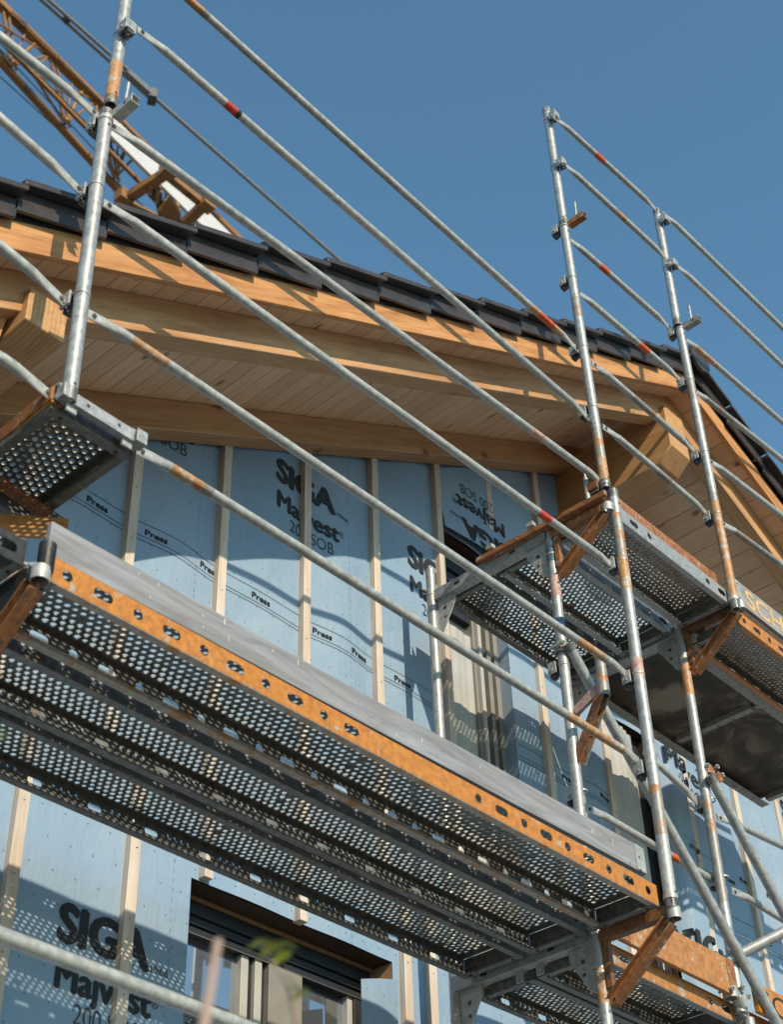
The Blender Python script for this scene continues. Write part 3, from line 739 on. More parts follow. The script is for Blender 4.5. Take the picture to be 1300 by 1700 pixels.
def rail(pa, pb, label, bands=(), base='galv', r=0.0175, group='horizontal guard rails', droop=0.012, ends=(True, True), name='guard_rail'):
    """tube with flattened, bolted ends; bands: [(u_start,u_end,mat)] in photograph columns"""
    pa, pb = Vector(pa), Vector(pb); L = (pb - pa).length; d = (pb - pa) / L
    t = thing(name, label, 'guard rail', pa, group)
    def tof(u):
        lo, hi = 0.0, 1.0
        for _ in range(40):
            m_ = (lo + hi) / 2; q = CR @ (pa.lerp(pb, m_) - CP)
            if PX + FP * q.x / q.z < u: lo = m_
            else: hi = m_
        return lo
    e = 0.085 / L
    st = [(0.0, 'flat'), (e * 0.75, 'flat2'), (e * 1.6, 'full')] if ends[0] else [(0.0, 'full')]
    en = [(1 - e * 1.6, 'full'), (1 - e * 0.75, 'flat2'), (1.0, 'flat')] if ends[1] else [(1.0, 'full')]
    cuts = []
    for (u0, u1, m) in bands:
        t0, t1 = max(tof(u0), st[-1][0] + .001), min(tof(u1), en[0][0] - .001)
        if t1 > t0: cuts += [(t0, m), (t1, base)]
    secs = []
    def sec(tt, kind, m):
        c = pa.lerp(pb, tt)
        if kind == 'flat': return (c - Vector((0, 0, droop)), 0.004, 0.021, m)
        if kind == 'flat2': return (c - Vector((0, 0, droop * .4)), 0.0065, 0.021, m)
        return (c, r, r, m)
    m0 = base
    for tt, k in st: secs.append(sec(tt, k, base))
    for tt, m in sorted(cuts, key=lambda q: q[0]): secs.append(sec(tt, 'full', m))
    for tt, k in en: secs.append(sec(tt, k, base))
    mb = MB(); mb.loft(secs, 20); build(mb, 'tube', None, t)
    for k, P_ in enumerate((pa, pb)):
        if not ends[k]: continue
        c = P_ + d * (0.022 if k == 0 else -0.022) - Vector((0, 0, droop))
        s_ = MB(); s_.tube(c + Vector((0, -.010, 0)), c + Vector((0, .010, 0)), 0.008, 'dark_metal', 10); s_.tube(c + Vector((0, -.0055, 0)), c + Vector((0, .0055, 0)), 0.012, 'galv', 12)
        build(s_, 'bolt', None, t)
    return t

# hole outline helpers: cell = rectangle (w x h) centred on 0 with a hole polygon
def cell(mb, O, U, V, Nn, w, h, hole, depth, mat, cmat, taper=0.82):
    n = len(hole); outer = []
    for (x, y) in hole:       # project the hole direction on the cell edge
        a = math.atan2(y * w, x * h) if (x or y) else 0
        ca, sa = math.cos(math.atan2(y, x)), math.sin(math.atan2(y, x))
        k = min((w / 2) / abs(ca) if abs(ca) > 1e-6 else 1e9, (h / 2) / abs(sa) if abs(sa) > 1e-6 else 1e9)
        outer.append((ca * k, sa * k))
    o = len(mb.v); k = mb.mi(mat); k2 = mb.mi(cmat)
    for (x, y) in outer: mb.v.append(O + U * x + V * y)
    for (x, y) in hole: mb.v.append(O + U * x + V * y)
    for (x, y) in hole: mb.v.append(O + U * x * taper + V * y * taper + Nn * depth)
    for i in range(n):
        j = (i + 1) % n
        mb.f.append([o + i, o + j, o + n + j, o + n + i]); mb.m.append(k)
        mb.f.append([o + n + i, o + n + j, o + 2 * n + j, o + 2 * n + i]); mb.m.append(k2)
    # cell corners
    ang = [math.atan2(y, x) for x, y in outer]
    for cx, cy in ((w / 2, h / 2), (-w / 2, h / 2), (-w / 2, -h / 2), (w / 2, -h / 2)):
        for i in range(n):
            j = (i + 1) % n; (x0, y0), (x1, y1) = outer[i], outer[j]
            on = lambda x, y: (abs(abs(x) - w / 2) < 1e-6, abs(abs(y) - h / 2) < 1e-6)
            a_, b_ = on(x0, y0), on(x1, y1)
            if a_[0] and b_[1] and not a_[1] and not b_[0] or a_[1] and b_[0] and not a_[0] and not b_[1]:
                if (x0 + x1) * cx > 0 and (y0 + y1) * cy > 0:
                    mb.v.append(O + U * cx + V * cy); mb.f.append([o + j, o + i, len(mb.v) - 1]); mb.m.append(k)
def circ(r, n=10): return [(r * math.cos(2 * math.pi * (i + .5) / n), r * math.sin(2 * math.pi * (i + .5) / n)) for i in range(n)]
def slot(r, l, n=14):
    out = []
    for i in range(n):
        a = 2 * math.pi * (i + .5) / n; x, y = r * math.cos(a), r * math.sin(a); out.append((x + (l if x > 0 else -l), y))
    return out
X_, Y_, Z_ = Vector((1, 0, 0)), Vector((0, 1, 0)), Vector((0, 0, 1))
DECK = {}
def deck_meshes(L, Wd, web, lip, perf_web, top='deck_steel', pitch=0.0290, hh=0.082):
    key = (round(L, 3), round(Wd, 3), web, lip, perf_web, top)
    if key in DECK: return DECK[key]
    # top plate: staggered raised perforations
    mb = MB(); mx, my = 0.035, 0.020; rows = int((Wd - 2 * my) / (pitch * 0.80)); ph = (Wd - 2 * my) / rows
    cols = int((L - 2 * mx) / pitch) - 1; pw = (L - 2 * mx) / (cols + .5)
    z = hh; rnd_ = random.Random(7)
    for j in range(rows):
        y = my + ph * (j + .5); off = 0 if j % 2 == 0 else pw / 2
        if off > 0: mb.quad((mx, y - ph / 2, z), (mx + off, y - ph / 2, z), (mx + off, y + ph / 2, z), (mx, y + ph / 2, z), top)
        else: mb.quad((L - mx - pw / 2, y - ph / 2, z), (L - mx, y - ph / 2, z), (L - mx, y + ph / 2, z), (L - mx - pw / 2, y + ph / 2, z), top)
        for i in range(cols):
            r = (0.0104 if (i + j * 2) % 3 else 0.0092) * rnd_.uniform(.9, 1.05)
            if rnd_.random() < .03: r *= rnd_.choice((.25, .55, .7))
            cell(mb, Vector((mx + off + pw * (i + .5), y, z)), X_, Y_, Z_, pw, ph, circ(r, 10), 0.004, top, 'deck_light', 0.92)
    mb.quad((0, 0, z), (L, 0, z), (L, my, z), (0, my, z), top); mb.quad((0, Wd - my, z), (L, Wd - my, z), (L, Wd, z), (0, Wd, z), top)
    mb.quad((0, my, z), (mx, my, z), (mx, Wd - my, z), (0, Wd - my, z), top); mb.quad((L - mx, my, z), (L, my, z), (L, Wd - my, z), (L - mx, Wd - my, z), top)
    plate = mb.mesh('perforated_plate')
    # webs
    webs = []
    for side in (0, 1):
        mb = MB(); y = 0.0 if side == 0 else Wd; wm = web if side == 0 else perf_web[1]; nn = -Y_ if side == 0 else Y_
        n = max(3, int(L / 0.121)); cw = L / n; hw = hh - 0.012
        style = perf_web[0] if side == 1 else 'big'
        for i in range(n):
            hole = circ(0.0175, 16) if i % 2 == 0 else slot(0.0165, 0.018, 18)
            if style == 'big' and side == 0 and (web == 'orange' and L > 2.5 and abs(i - n * .495) < n * .10 or L < 1.5 and abs(i - n * .48) < n * .19):
                mb.quad((cw * i, y, .006), (cw * (i + 1), y, .006), (cw * (i + 1), y, .006 + hw), (cw * i, y, .006 + hw), wm); continue
            if style == 'perf':
                # band of small holes with every third cell a slot
                if i % 2 == 0:
                    k = 4; cw2 = cw / k
                    for a in range(k):
                        for b_ in range(2):
                            cell(mb, Vector((cw * i + cw2 * (a + .5), y, 0.006 + hw * (b_ + .5) / 2)), X_, Z_, nn, cw2, hw / 2, circ(0.0065, 8), 0.002, wm, wm)
                    continue
                hole = slot(0.012, 0.018)
            cell(mb, Vector((cw * (i + .5), y, 0.006 + hw / 2)), X_, Z_, nn * -1, cw, hw, hole, 0.003, wm, wm, 1.0)
        # folded edges: upper shoulder and lower lip (turned inwards, with a rolled rim)
        iy = 1 if side == 0 else -1
        mb.box((0, min(y, y + iy * .0015), hh - .006), (L, max(y, y + iy * .0015), hh), wm)
        mb.box((0, min(y, y + iy * .002), 0), (L, max(y, y + iy * .002), .006), wm)
        mb.box((0, min(y + iy * .001, y + iy * .030), -.003), (L, max(y + iy * .001, y + iy * .030), 0.0), lip)
        mb.box((0, min(y + iy * .027, y + iy * .030), 0.0), (L, max(y + iy * .027, y + iy * .030), 0.012), lip)
        webs.append(mb.mesh('side_web'))
    # end caps with hooks
    caps = []
    for x, s in ((0, -1), (L, 1)):
        mb = MB(); mb.box((min(x, x - s * .004), .004, .004), (max(x, x - s * .004), Wd - .004, hh - .004), 'deck_steel')
        mb.box((min(x, x - s * .03), .004, -.004), (max(x, x - s * .03), Wd - .004, 0.003), 'galv_dull')
        for yy in (.045, Wd - .045):
            mb.obox((x + s * .018, yy, .035), (.018, 0, 0), (0, .018, 0), (0, 0, .004), 'galv'); mb.obox((x + s * .034, yy, .012), (.004, 0, 0), (0, .018, 0), (0, 0, .026), 'galv')
            mb.tube((x - s * .016, yy, -.008), (x - s * .016, yy, .006), .006, 'black', 8)
        caps.append(mb.mesh('end_cap'))
    DECK[key] = (plate, webs, caps); return DECK[key]
def deck(x0, y0, z0, L, Wd, label, web='deck_steel', lip='galv_dull', perf=('big', 'deck_steel'), dy=0.0, dz=0.0, top='deck_steel', group='perforated steel scaffold decks', rot=None):
    plate, webs, caps = deck_meshes(L, Wd, web, lip, perf, top)
    t = bpy.data.objects.new('scaffold_deck', None); COL.objects.link(t); tag(t, label, 'scaffold deck', group)
    t.location = (x0, y0, z0)
    if rot is not None: t.rotation_euler = rot
    else: t.rotation_euler = (0, -math.atan2(dz, L), math.atan2(dy, L))
    for nm, me in [('perforated_plate', plate), ('side_web', webs[0]), ('side_web', webs[1]), ('end_cap', caps[0]), ('end_cap', caps[1])]:
        o = bpy.data.objects.new(nm, me); COL.objects.link(o); o.parent = t
    return t
def frame(xo, zo, label, h=2.0, outer=None, inner=None, group='scaffold frames', tz=-0.045, mo='galv_bright', mats=None):
    """narrow facade frame: two standards, U-shaped transom, two gusset plates"""
    t = thing('scaffold_portal', label, 'scaffold frame', (xo, .36, zo), group)
    r = .0242
    for (a, b, mm) in ((outer or ((xo, .36, zo), (xo, .36, zo + h - .02))) + (mats,), (inner or ((xo, 1.09, zo), (xo, 1.09, zo + h + .15))) + (None,)):
        a, b = Vector(a), Vector(b); mb = MB(); secs = [(a, r, r, mo)]
        for (t0, t1, m) in (mm or []): secs += [(a.lerp(b, t0), r, r, m), (a.lerp(b, t1), r, r, mo)]
        secs.append((b, r, r, mo)); mb.loft(secs, 24)
        d = (b - a).normalized()
        mb.pipe(b - d * .16, b - d * .15, r + .002, r, 'galv'); 
        build(mb, 'standard', None, t)
    zt_ = zo + h + tz
    tr = MB(); y0, y1 = .37, 1.08
    tr.box((xo - .025, y0, zt_), (xo - .021, y1, zt_ + .06), 'galv_bright'); tr.box((xo + .021, y0, zt_), (xo + .025, y1, zt_ + .06), 'galv'); tr.box((xo - .021, y0, zt_), (xo + .021, y1, zt_ + .004), 'galv')
    for yy in (.55, .9): tr.box((xo - .0262, yy, zt_ + .02), (xo - .0252, yy + .035, zt_ + .036), 'black')
    build(tr, 'transom', None, t, 0.0015)
    for s, yb in ((1, .385), (-1, 1.065)):
        gs = MB(); gs.prism([(xo - .004, yb, zt_ - .001), (xo - .004, yb + s * .115, zt_ - .001), (xo - .004, yb + s * .115, zt_ - .045), (xo - .004, yb + s * .03, zt_ - .19), (xo - .004, yb, zt_ - .20)], (.008, 0, 0), 'galv')
        for zz_, rr in ((-.06, .010), (-.115, .008)): gs.tube((xo - .0065, yb + s * .05, zt_ + zz_), (xo + .0065, yb + s * .05, zt_ + zz_), rr, 'dark_metal', 14)
        build(gs, 'gusset_plate', None, t, 0.001)
    return t
def console(xo, z, label, m='rust', md='rust', y1=.36, y0=0.0, drop=.30, group='console brackets', dm=None):
    t = thing('console_bracket', label, 'bracket', (xo, y1, z - drop), group)
    a = MB(); a.bar((xo, y1 - .02, z - .03), (xo, y0 + .03, z - .03), .04, .045, mat=m); a.bar((xo, y1 - .02, z + .002), (xo, y0 + .05, z + .002), .038, .006, mat='galv_rusty'); build(a, 'arm', None, t, 0.004)
    d = MB(); p, q = Vector((xo, y1 - .03, z - drop)), Vector((xo, y0 + .01, z - .055))
    u = (q - p).normalized(); nrm = Vector((0, u.z, -u.y))
    # channel-shaped strut with flattened, holed ends
    d.bar(p, q, .006, .048, up=nrm, mat=md); d.obox((p + q) / 2 + Vector((.012, 0, 0)) + nrm * .022, (q - p) * .46, (.012, 0, 0), nrm * .003, md); d.obox((p + q) / 2 + Vector((.012, 0, 0)) - nrm * .022, (q - p) * .46, (.012, 0, 0), nrm * .003, md)
    d.obox((p + q) / 2 + Vector((-.012, 0, 0)) + nrm * .022, (q - p) * .46, (.012, 0, 0), nrm * .003, md); d.obox((p + q) / 2 + Vector((-.012, 0, 0)) - nrm * .022, (q - p) * .46, (.012, 0, 0), nrm * .003, md)
    for tt in (.06, .9): d.tube(p.lerp(q, tt) + Vector((-.0045, 0, 0)), p.lerp(q, tt) + Vector((.0045, 0, 0)), .007, 'black', 10)
    build(d, 'strut', None, t, 0.002)
    s = MB(); s.pipe((xo, y0, z - .065), (xo, y0, z - .02), .0272, .0245, 'galv'); s.obox((xo, y0 + .032, z - .03), (.018, 0, 0), (0, .010, 0), (0, 0, .024), m); build(s, 'socket', None, t, 0.001)
    s = MB(); s.box((xo - .014, y1 - .055, z - drop * .8), (xo - .010, y1 - .028, z - .05), m); s.box((xo + .010, y1 - .055, z - drop * .8), (xo + .014, y1 - .028, z - .05), m); s.box((xo - .010, y1 - .055, z - drop * .8), (xo + .010, y1 - .051, z - .05), m)
    build(s, 'back_channel', None, t, 0.002)
    return t

# ---- posts
S1t, S1b = W(177, 187, y=0), W(113, 668, y=0)
pA = post(W(183, 178, y=0), W(219, -70, y=0), 'near left post, upper length with an orange band, leaving the top of the picture', mats=[(.02, .26, 'rust_pale'), (.69, .80, 'orange')])
pB = post(S1b, S1t, 'near left grey post standing on the corner of the raised perforated landing', collar=.965)
pC = post(W(74, 948, y=0), W(80, 905, y=0) + Vector((0, 0, .0)), 'short dark stub of post under the raised landing, left end of the long orange-edged deck', base='dark_metal')  # darker than the other posts: the landing's shadow is put into its colour
pD = post(W(936, 374, y=.03), W(907, 182, y=.03), 'topmost length of the middle post, carrying two clamps on its open top, against the sky')
pE = post(W(1006, 812, y=.03), W(935, 370, y=.03), 'middle post crossing the tiled verge, rust patch at its foot above the orange bracket', mats=[(.02, .10, 'rust_pale'), (.10, .20, 'galv_rusty'), (.60, .68, 'galv_rusty')])
pF = post(W(1116, 1508, y=0), W(1017, 815, y=0), 'thick middle post with open top, rising from the right end of the long orange-edged deck', mats=[(.03, .145, 'galv'), (.145, .25, 'galv_rusty'), (.50, .545, 'pink'), (.72, .81, 'rust_pale'), (.81, .93, 'galv_rusty')], collar=.022, r=.0252)
pG = post(W(1125, 542, y=0), W(1090, 350, y=0), 'topmost length of the right post, open top below two clamps')
pH = post(W(1222, 1012, y=0), W(1127, 540, y=0), 'right post whose lower third is orange, standing on the right end of the upper deck', mats=[(.03, .34, 'rust_pale'), (.34, .37, 'galv_rusty'), (.70, .78, 'galv_rusty')], collar=.03)
def along(pt, v, y, u_guess):
    return None
def onpost(a, b, z): a, b = Vector(a), Vector(b); return a.lerp(b, (z - a.z) / (b.z - a.z))
def cl(pt, a, b, v, mode='in'):
    """clamp on post a-b at photograph row v"""
    lo, hi = 0.0, 1.0
    for _ in range(30):
        m_ = (lo + hi) / 2; q = CR @ (a.lerp(b, m_) - CP)
        if PY + FP * q.y / q.z > v: lo = m_
        else: hi = m_
    return clamp(pt, a.lerp(b, lo), mode)
A = {}
A['A'] = (W(183, 178, y=0), W(219, -70, y=0)); A['B'] = (S1b, S1t); A['D'] = (W(936, 374, y=.03), W(907, 182, y=.03)); A['E'] = (W(1006, 812, y=.03), W(935, 370, y=.03))
A['F'] = (W(1116, 1508, y=0), W(1017, 815, y=0)); A['G'] = (W(1125, 542, y=0), W(1090, 350, y=0)); A['H'] = (W(1222, 1012, y=0), W(1127, 540, y=0))
for pt, k, v, md in [(pA, 'A', 62, 'out'), (pB, 'B', 198, 'in'), (pB, 'B', 312, 'in'), (pB, 'B', 492, 'in'), (pD, 'D', 202, 'out'), (pD, 'D', 280, 'out'), (pE, 'E', 378, 'in'), (pE, 'E', 463, 'in'), (pE, 'E', 578, 'in'), (pE, 'E', 678, 'in'), (pE, 'E', 805, 'in'),
                     (pF, 'F', 932, 'in'), (pF, 'F', 1120, 'in'), (pF, 'F', 1270, 'in'), (pG, 'G', 372, 'out'), (pG, 'G', 446, 'out'), (pH, 'H', 548, 'in'), (pH, 'H', 632, 'in'), (pH, 'H', 752, 'in'), (pH, 'H', 854, 'in')]:
    cl(pt, *A[k], v, md)
lug(pB, S1t + Vector((0, 0, -.02))); lug(pE, A['E'][1] + Vector((0, 0, -.015)), 'rust'); lug(pH, A['H'][1] + Vector((0, 0, -.015)), 'galv_rusty')

# ---- guard rails of the wide left bay
yr = 0.052
rail(W(218, -85, y=yr), W(960, 580, y=yr), 'highest long guard rail, red band near its rusty right end over the tiles', [(300, 335, 'rust_pale'), (335, 345, 'galv_rusty'), (880, 893, 'rust_pale'), (893, 918, 'redorange'), (918, 945, 'rust_pale')])
rail(W(228, 46, y=-.052), W(978, 693, y=yr), 'second long guard rail from the top, red band beside the near left post', [(373, 391, 'red'), (391, 397, 'black')])
rail(W(180, 203, y=yr), W(1008, 806, y=yr), 'third long guard rail, pink band near the foot of the middle post', [(300, 460, 'galv_bright'), (880, 902, 'pink')])
rail(W(172, 333, y=yr), W(1024, 943, y=yr), 'fourth long guard rail, passing the rafter, red band where it meets the upper frame', [(893, 912, 'red')])
rail(W(146, 516, y=yr), W(1048, 1122, y=yr), 'fifth long guard rail, bright orange stretch below the rafter at left', [(218, 276, 'rust_pale'), (958, 1000, 'rust_pale')])
rail(W(226, 741, y=yr), W(1066, 1264, y=yr), 'lowest long guard rail, rust-coloured at both ends, just above the toe board', [(232, 335, 'rust_pale'), (335, 350, 'galv_rusty'), (940, 1048, 'rust_pale')])
# bay to the left of the near post
for (a, b, lb, bd) in [((-60, 15), (163, 190), 'uppermost rail entering from the left edge, beside the crane jib', []), ((-60, 145), (138, 318), 'rail leaving the left edge just above the roof tiles', []),
                   ((-60, 358), (110, 500), 'rail leaving the left edge in front of the left purlin', []), ((-60, 550), (88, 655), 'rail leaving the left edge and ending at the raised landing', [])]:
    rail(W(*a, y=yr), W(*b, y=yr), lb, bd, base='galv')
# narrow bay between the middle and the right post
rail(W(918, 192, y=-.03), W(1092, 350, y=-.05), 'topmost short rail between the two right-hand posts, against the sky, with a red band', [(988, 1002, 'redorange')], 'galv')
rail(W(932, 268, y=-.03), W(1112, 434, y=-.05), 'second short rail from the top between the right-hand posts, with a rust mark', [(1022, 1038, 'rust_pale')], 'galv')
rail(W(940, 392, y=.07), W(1114, 545, y=yr), 'third short rail between the right-hand posts, red band at its left and orange tip', [(995, 1009, 'redorange'), (1104, 1120, 'orange')], 'galv')
rail(W(955, 480, y=.07), W(1134, 634, y=yr), 'fourth short rail, crossing the tiles, red band and orange tip', [(1060, 1076, 'redorange'), (1124, 1140, 'orange')], 'galv')
rail(W(982, 600, y=.07), W(1158, 752, y=yr), 'fifth short rail between the right-hand posts, in front of the ridge purlin', [(1050, 1085, 'galv_rusty')], 'galv')
rail(W(1000, 705, y=.07), W(1180, 857, y=yr), 'lowest short rail between the right-hand posts, in front of the boarded soffit', [(1090, 1112, 'galv_rusty')], 'galv')
# bay beyond the right post
for (a, b, lb, bd) in [((1100, 352), (1420, 662), 'topmost rail running off the right edge against the sky', []), ((1120, 437), (1420, 722), 'second rail running off the right edge against the sky', []),
                       ((1133, 558), (1420, 805), 'third rail running off the right edge, its left stretch orange', [(1136, 1190, 'rust_pale')]), ((1150, 645), (1420, 860), 'fourth rail running off the right edge across the tiles, brown at left', [(1155, 1215, 'galv_rusty')]),
                       ((1176, 762), (1420, 950), 'fifth rail running off the right edge before the fascia', []), ((1196, 865), (1420, 1025), 'lowest upper rail running off the right edge in front of the soffit, rusty', [(1200, 1290, 'galv_rusty')])]:
    rail(W(*a, y=yr if a[1] > 450 else -.05), W(*b, y=yr if a[1] > 450 else -.05), lb, bd, 'galv')
# rails of the lower right bay, on the frame line
rail(W(1068, 1244, y=.41), W(1166, 1338, y=.41), 'short rail ending at a clamp left of the lower right standard, under the wooden deck', [], 'galv_dull' if False else 'galv')
rail(W(1190, 1352, y=.41), W(1420, 1462, y=.41), 'rail on the lower right with an orange left half, below the wooden deck', [(1190, 1225, 'rust_pale')])
rail(W(972, 1336, y=.41), W(1206, 1474, y=.41), 'low rail behind the middle post with an orange-red band', [(1112, 1124, 'redorange')], 'galv')
rail(W(1214, 1474, y=.41), W(1420, 1598, y=.41), 'low rail with a dark left end leaving the right edge', [(1216, 1232, 'dark_metal')])
rail(W(-120, 1506, y=.05), W(470, 1728, y=.05), 'thick blurred rail across the lower left corner, nearest to the camera', [], 'galv', r=.0195, ends=(False, False))

# ---- frames
F2o = (W(972, 1440, y=.36), W(912, 880, y=.36)); F2i = (W(737, 1300, y=1.09), W(714, 947, y=1.09))
f2 = frame(0.0, 0.0, 'grey frame behind the middle post carrying the left end of the upper deck', 2.0,
      outer=(Vector((F2o[0].x, .36, -.0)), F2o[1]), inner=(Vector((F2i[0].x, 1.09, 0)), F2i[1]), mats=[(.715, .74, 'bluetape'), (.80, .86, 'pink'), (.90, .945, 'bluetape')])
f2b = frame(0.0, -2.0, 'lower frame under the right end of the long orange-edged deck', 2.0, outer=((0, .36, -2), (0, .36, -.02)), inner=((0, 1.09, -2), (0, 1.09, .0)), mats=[(.86, .93, 'rust_pale')])
f3o = (W(1232, 1690, y=.36), W(1138, 1062, y=.36))
f3 = frame(1.104, 0.0, 'frame under the junction of the upper steel and wooden decks, lower right', 2.0, outer=(Vector((f3o[0].x, .36, -.05)), Vector((1.10, .36, 1.98))), inner=((1.104, 1.09, 0), (1.104, 1.09, 1.97)), mats=[(.25, .52, 'galv_rusty'), (.80, .90, 'rust_pale')])
f3b = frame(1.104, -2.0, 'frame below the lower right orange toe board, cut by the bottom edge', 2.0, outer=((1.10, .36, -2), (1.10, .36, -.06)), inner=((1.10, 1.09, -2), (1.10, 1.09, -.06)))
f1 = frame(-2.985, -2.0, 'frame at the far left, under the left end of the long deck', 2.0, outer=((-2.985, .36, -2), (-2.985, .36, -.02)), inner=((-2.985, 1.09, -2), (-2.985, 1.09, -.02)))
for v in (1105,):
    cl(f2, Vector((F2o[0].x, .36, 0)), F2o[1], v, 'in')
clamp(f2, onpost((0.02, .36, 0), F2o[1], .62)); clamp(f3, (1.104, .36, 1.0)); clamp(f3, (1.10, .36, .60))

# ---- consoles
console(0.0, 2.0, 'rusty orange console bracket under the foot of the middle post', y0=.02, drop=.28)
console(1.104, 2.0, 'pale rusty bracket under the foot of the right orange post', m='rust_dark', md='rust', drop=.30)
console(0.0, -.005, 'brown bracket at the right end of the long orange-edged deck', m='rust_dark', md='rust', drop=.30)
console(-2.985, -.005, 'dark red-brown bracket at the left edge below the raised landing', m='black', md='rust_dark', drop=.30)
# free bracket on the frame behind the middle post, with its own short spigot
t = thing('spare_bracket', 'unused bracket with short open tube and knobbly brown strut behind the middle post', 'bracket', (0.0, .34, .78))
mb = MB(); mb.pipe((0.0, .176, 1.01), (0.0, .172, 1.20), .0235, .020, 'galv_rusty', 24); mb.pipe((0.0, .176, 1.0), (0, .176, 1.09), .027, .022, 'galv_rusty', 24); build(mb, 'spigot_tube', None, t)
mb = MB(); mb.bar((0, .335, .99), (0, .195, 1.055), .02, .045, mat='pink'); build(mb, 'arm', None, t, .003)
mb = MB(); p, q = Vector((0, .345, .745)), Vector((0, .185, 1.01)); u_ = (q - p).normalized(); nrm = Vector((0, u_.z, -u_.y))
mb.obox((p + q) / 2, (q - p) / 2, (.02, 0, 0), nrm * .004, 'rust_dark'); mb.obox((p + q) / 2 + Vector((.02, 0, 0)), (q - p) / 2, (.003, 0, 0), nrm * .022, 'galv_rusty'); mb.obox((p + q) / 2 + Vector((-.02, 0, 0)), (q - p) / 2, (.003, 0, 0), nrm * .022, 'rust_dark')
for k in range(60):
    c_ = p.lerp(q, random.uniform(.05, .95)) + Vector((random.uniform(-.016, .016), 0, 0)) - nrm * .004
    r_ = random.uniform(.002, .005); mb.obox(c_, (r_, 0, 0), (0, r_, 0), (0, 0, r_), 'rust_dark')
build(mb, 'strut', None, t)

# ---- decks
LB = 2.985 - .09
deck(-2.94, .032, -.018, LB, .292, 'outer deck of the long bay with bright orange holed edge', web='orange', lip='scraped', perf=('big', 'deck_steel'))
deck(-2.94, .374, -.018, LB, .28, 'middle deck of the long bay, rusty dark lip and big oval slots', web='deck_steel', lip='galv_dull', perf=('perf', 'deck_steel'))
deck(-2.94, .688, -.018, LB, .312, 'inner deck of the long bay nearest the blue wall', web='galv_dull', perf=('perf', 'deck_steel'))
Lb = 1.104 - .09
deck(.045, .030, 1.962, Lb, .305, 'outer deck of the upper short bay with pale galvanised holed edge', web='galv_bright', lip='galv', perf=('big', 'deck_light'), top='deck_light')
deck(.045, .385, 1.962, Lb, .318, 'middle deck of the upper short bay, left of the thick post', web='deck_light', lip='galv', perf=('big', 'deck_light'), top='deck_light')
deck(.045, .735, 1.962, Lb, .318, 'inner deck of the upper short bay, over the tall window', web='deck_steel', lip='galv_dull', perf=('perf', 'deck_steel'), top='deck_steel')
deck(.045, .400, -.075, Lb, .300, 'lower short-bay deck with orange edge below the orange toe board', web='rust_bright', lip='galv_dull', perf=('perf', 'deck_steel'))
deck(.045, .715, -.075, Lb, .300, 'lower short-bay inner deck seen through the triangular gusset', web='galv_dull', perf=('perf', 'deck_steel'))
deck(1.15, .045, 1.90, 1.95, .30, 'upper far-right outer deck, almost black underside and orange edge', web='orange', lip='orange', perf=('big', 'deck_steel'))
deck(1.15, .40, -.075, 1.95, .30, 'lower far-right deck leaving the corner of the picture', web='orange', lip='galv', perf=('perf', 'deck_steel'))
deck(-5.95, .350, -.018, 2.92, .298, 'perforated deck glimpsed behind the raised landing at the left edge', web='deck_steel', lip='galv_dull', perf=('perf', 'deck_steel'))
deck(-5.95, .032, -.018, 2.93, .292, 'dark outer deck of the bay left of the raised landing, cut by the left edge', web='black', lip='black', perf=('big', 'deck_steel'))
# wooden deck
t = thing('wooden_deck', 'wide plywood deck with dirty black underside and grey cross ribs, upper right', 'scaffold deck', (1.15, .4, 1.97))
mb = MB(); mb.box((1.15, .41, 2.018), (3.02, 1.045, 2.03)); build(mb, 'plywood_panel', 'ply', t)
mb = MB(); mb.box((1.15, .395, 1.965), (3.03, .405, 2.03)); mb.box((1.15, .405, 1.965), (3.03, .450, 1.970)); mb.box((1.15, 1.05, 1.965), (3.03, 1.06, 2.03)); mb.box((1.15, 1.005, 1.965), (3.03, 1.05, 1.970)); build(mb, 'side_rail', 'ply_frame', t, .0015)
for x in (1.152, 2.02, 2.99):
    mb = MB(); mb.box((x, .451, 1.985), (x + .045, 1.004, 1.990)); mb.box((x, .451, 1.990), (x + .004, 1.004, 2.017)); mb.box((x + .041, .451, 1.990), (x + .045, 1.004, 2.017))
    mb.tube((x + .017, .5, 1.982), (x + .017, .5, 1.986), .006, 'black', 8); mb.mats.insert(0, 'ply_frame'); mb.m = [0] * 18 + [1] * (len(mb.f) - 18)
    build(mb, 'cross_rib', None, t, .001)

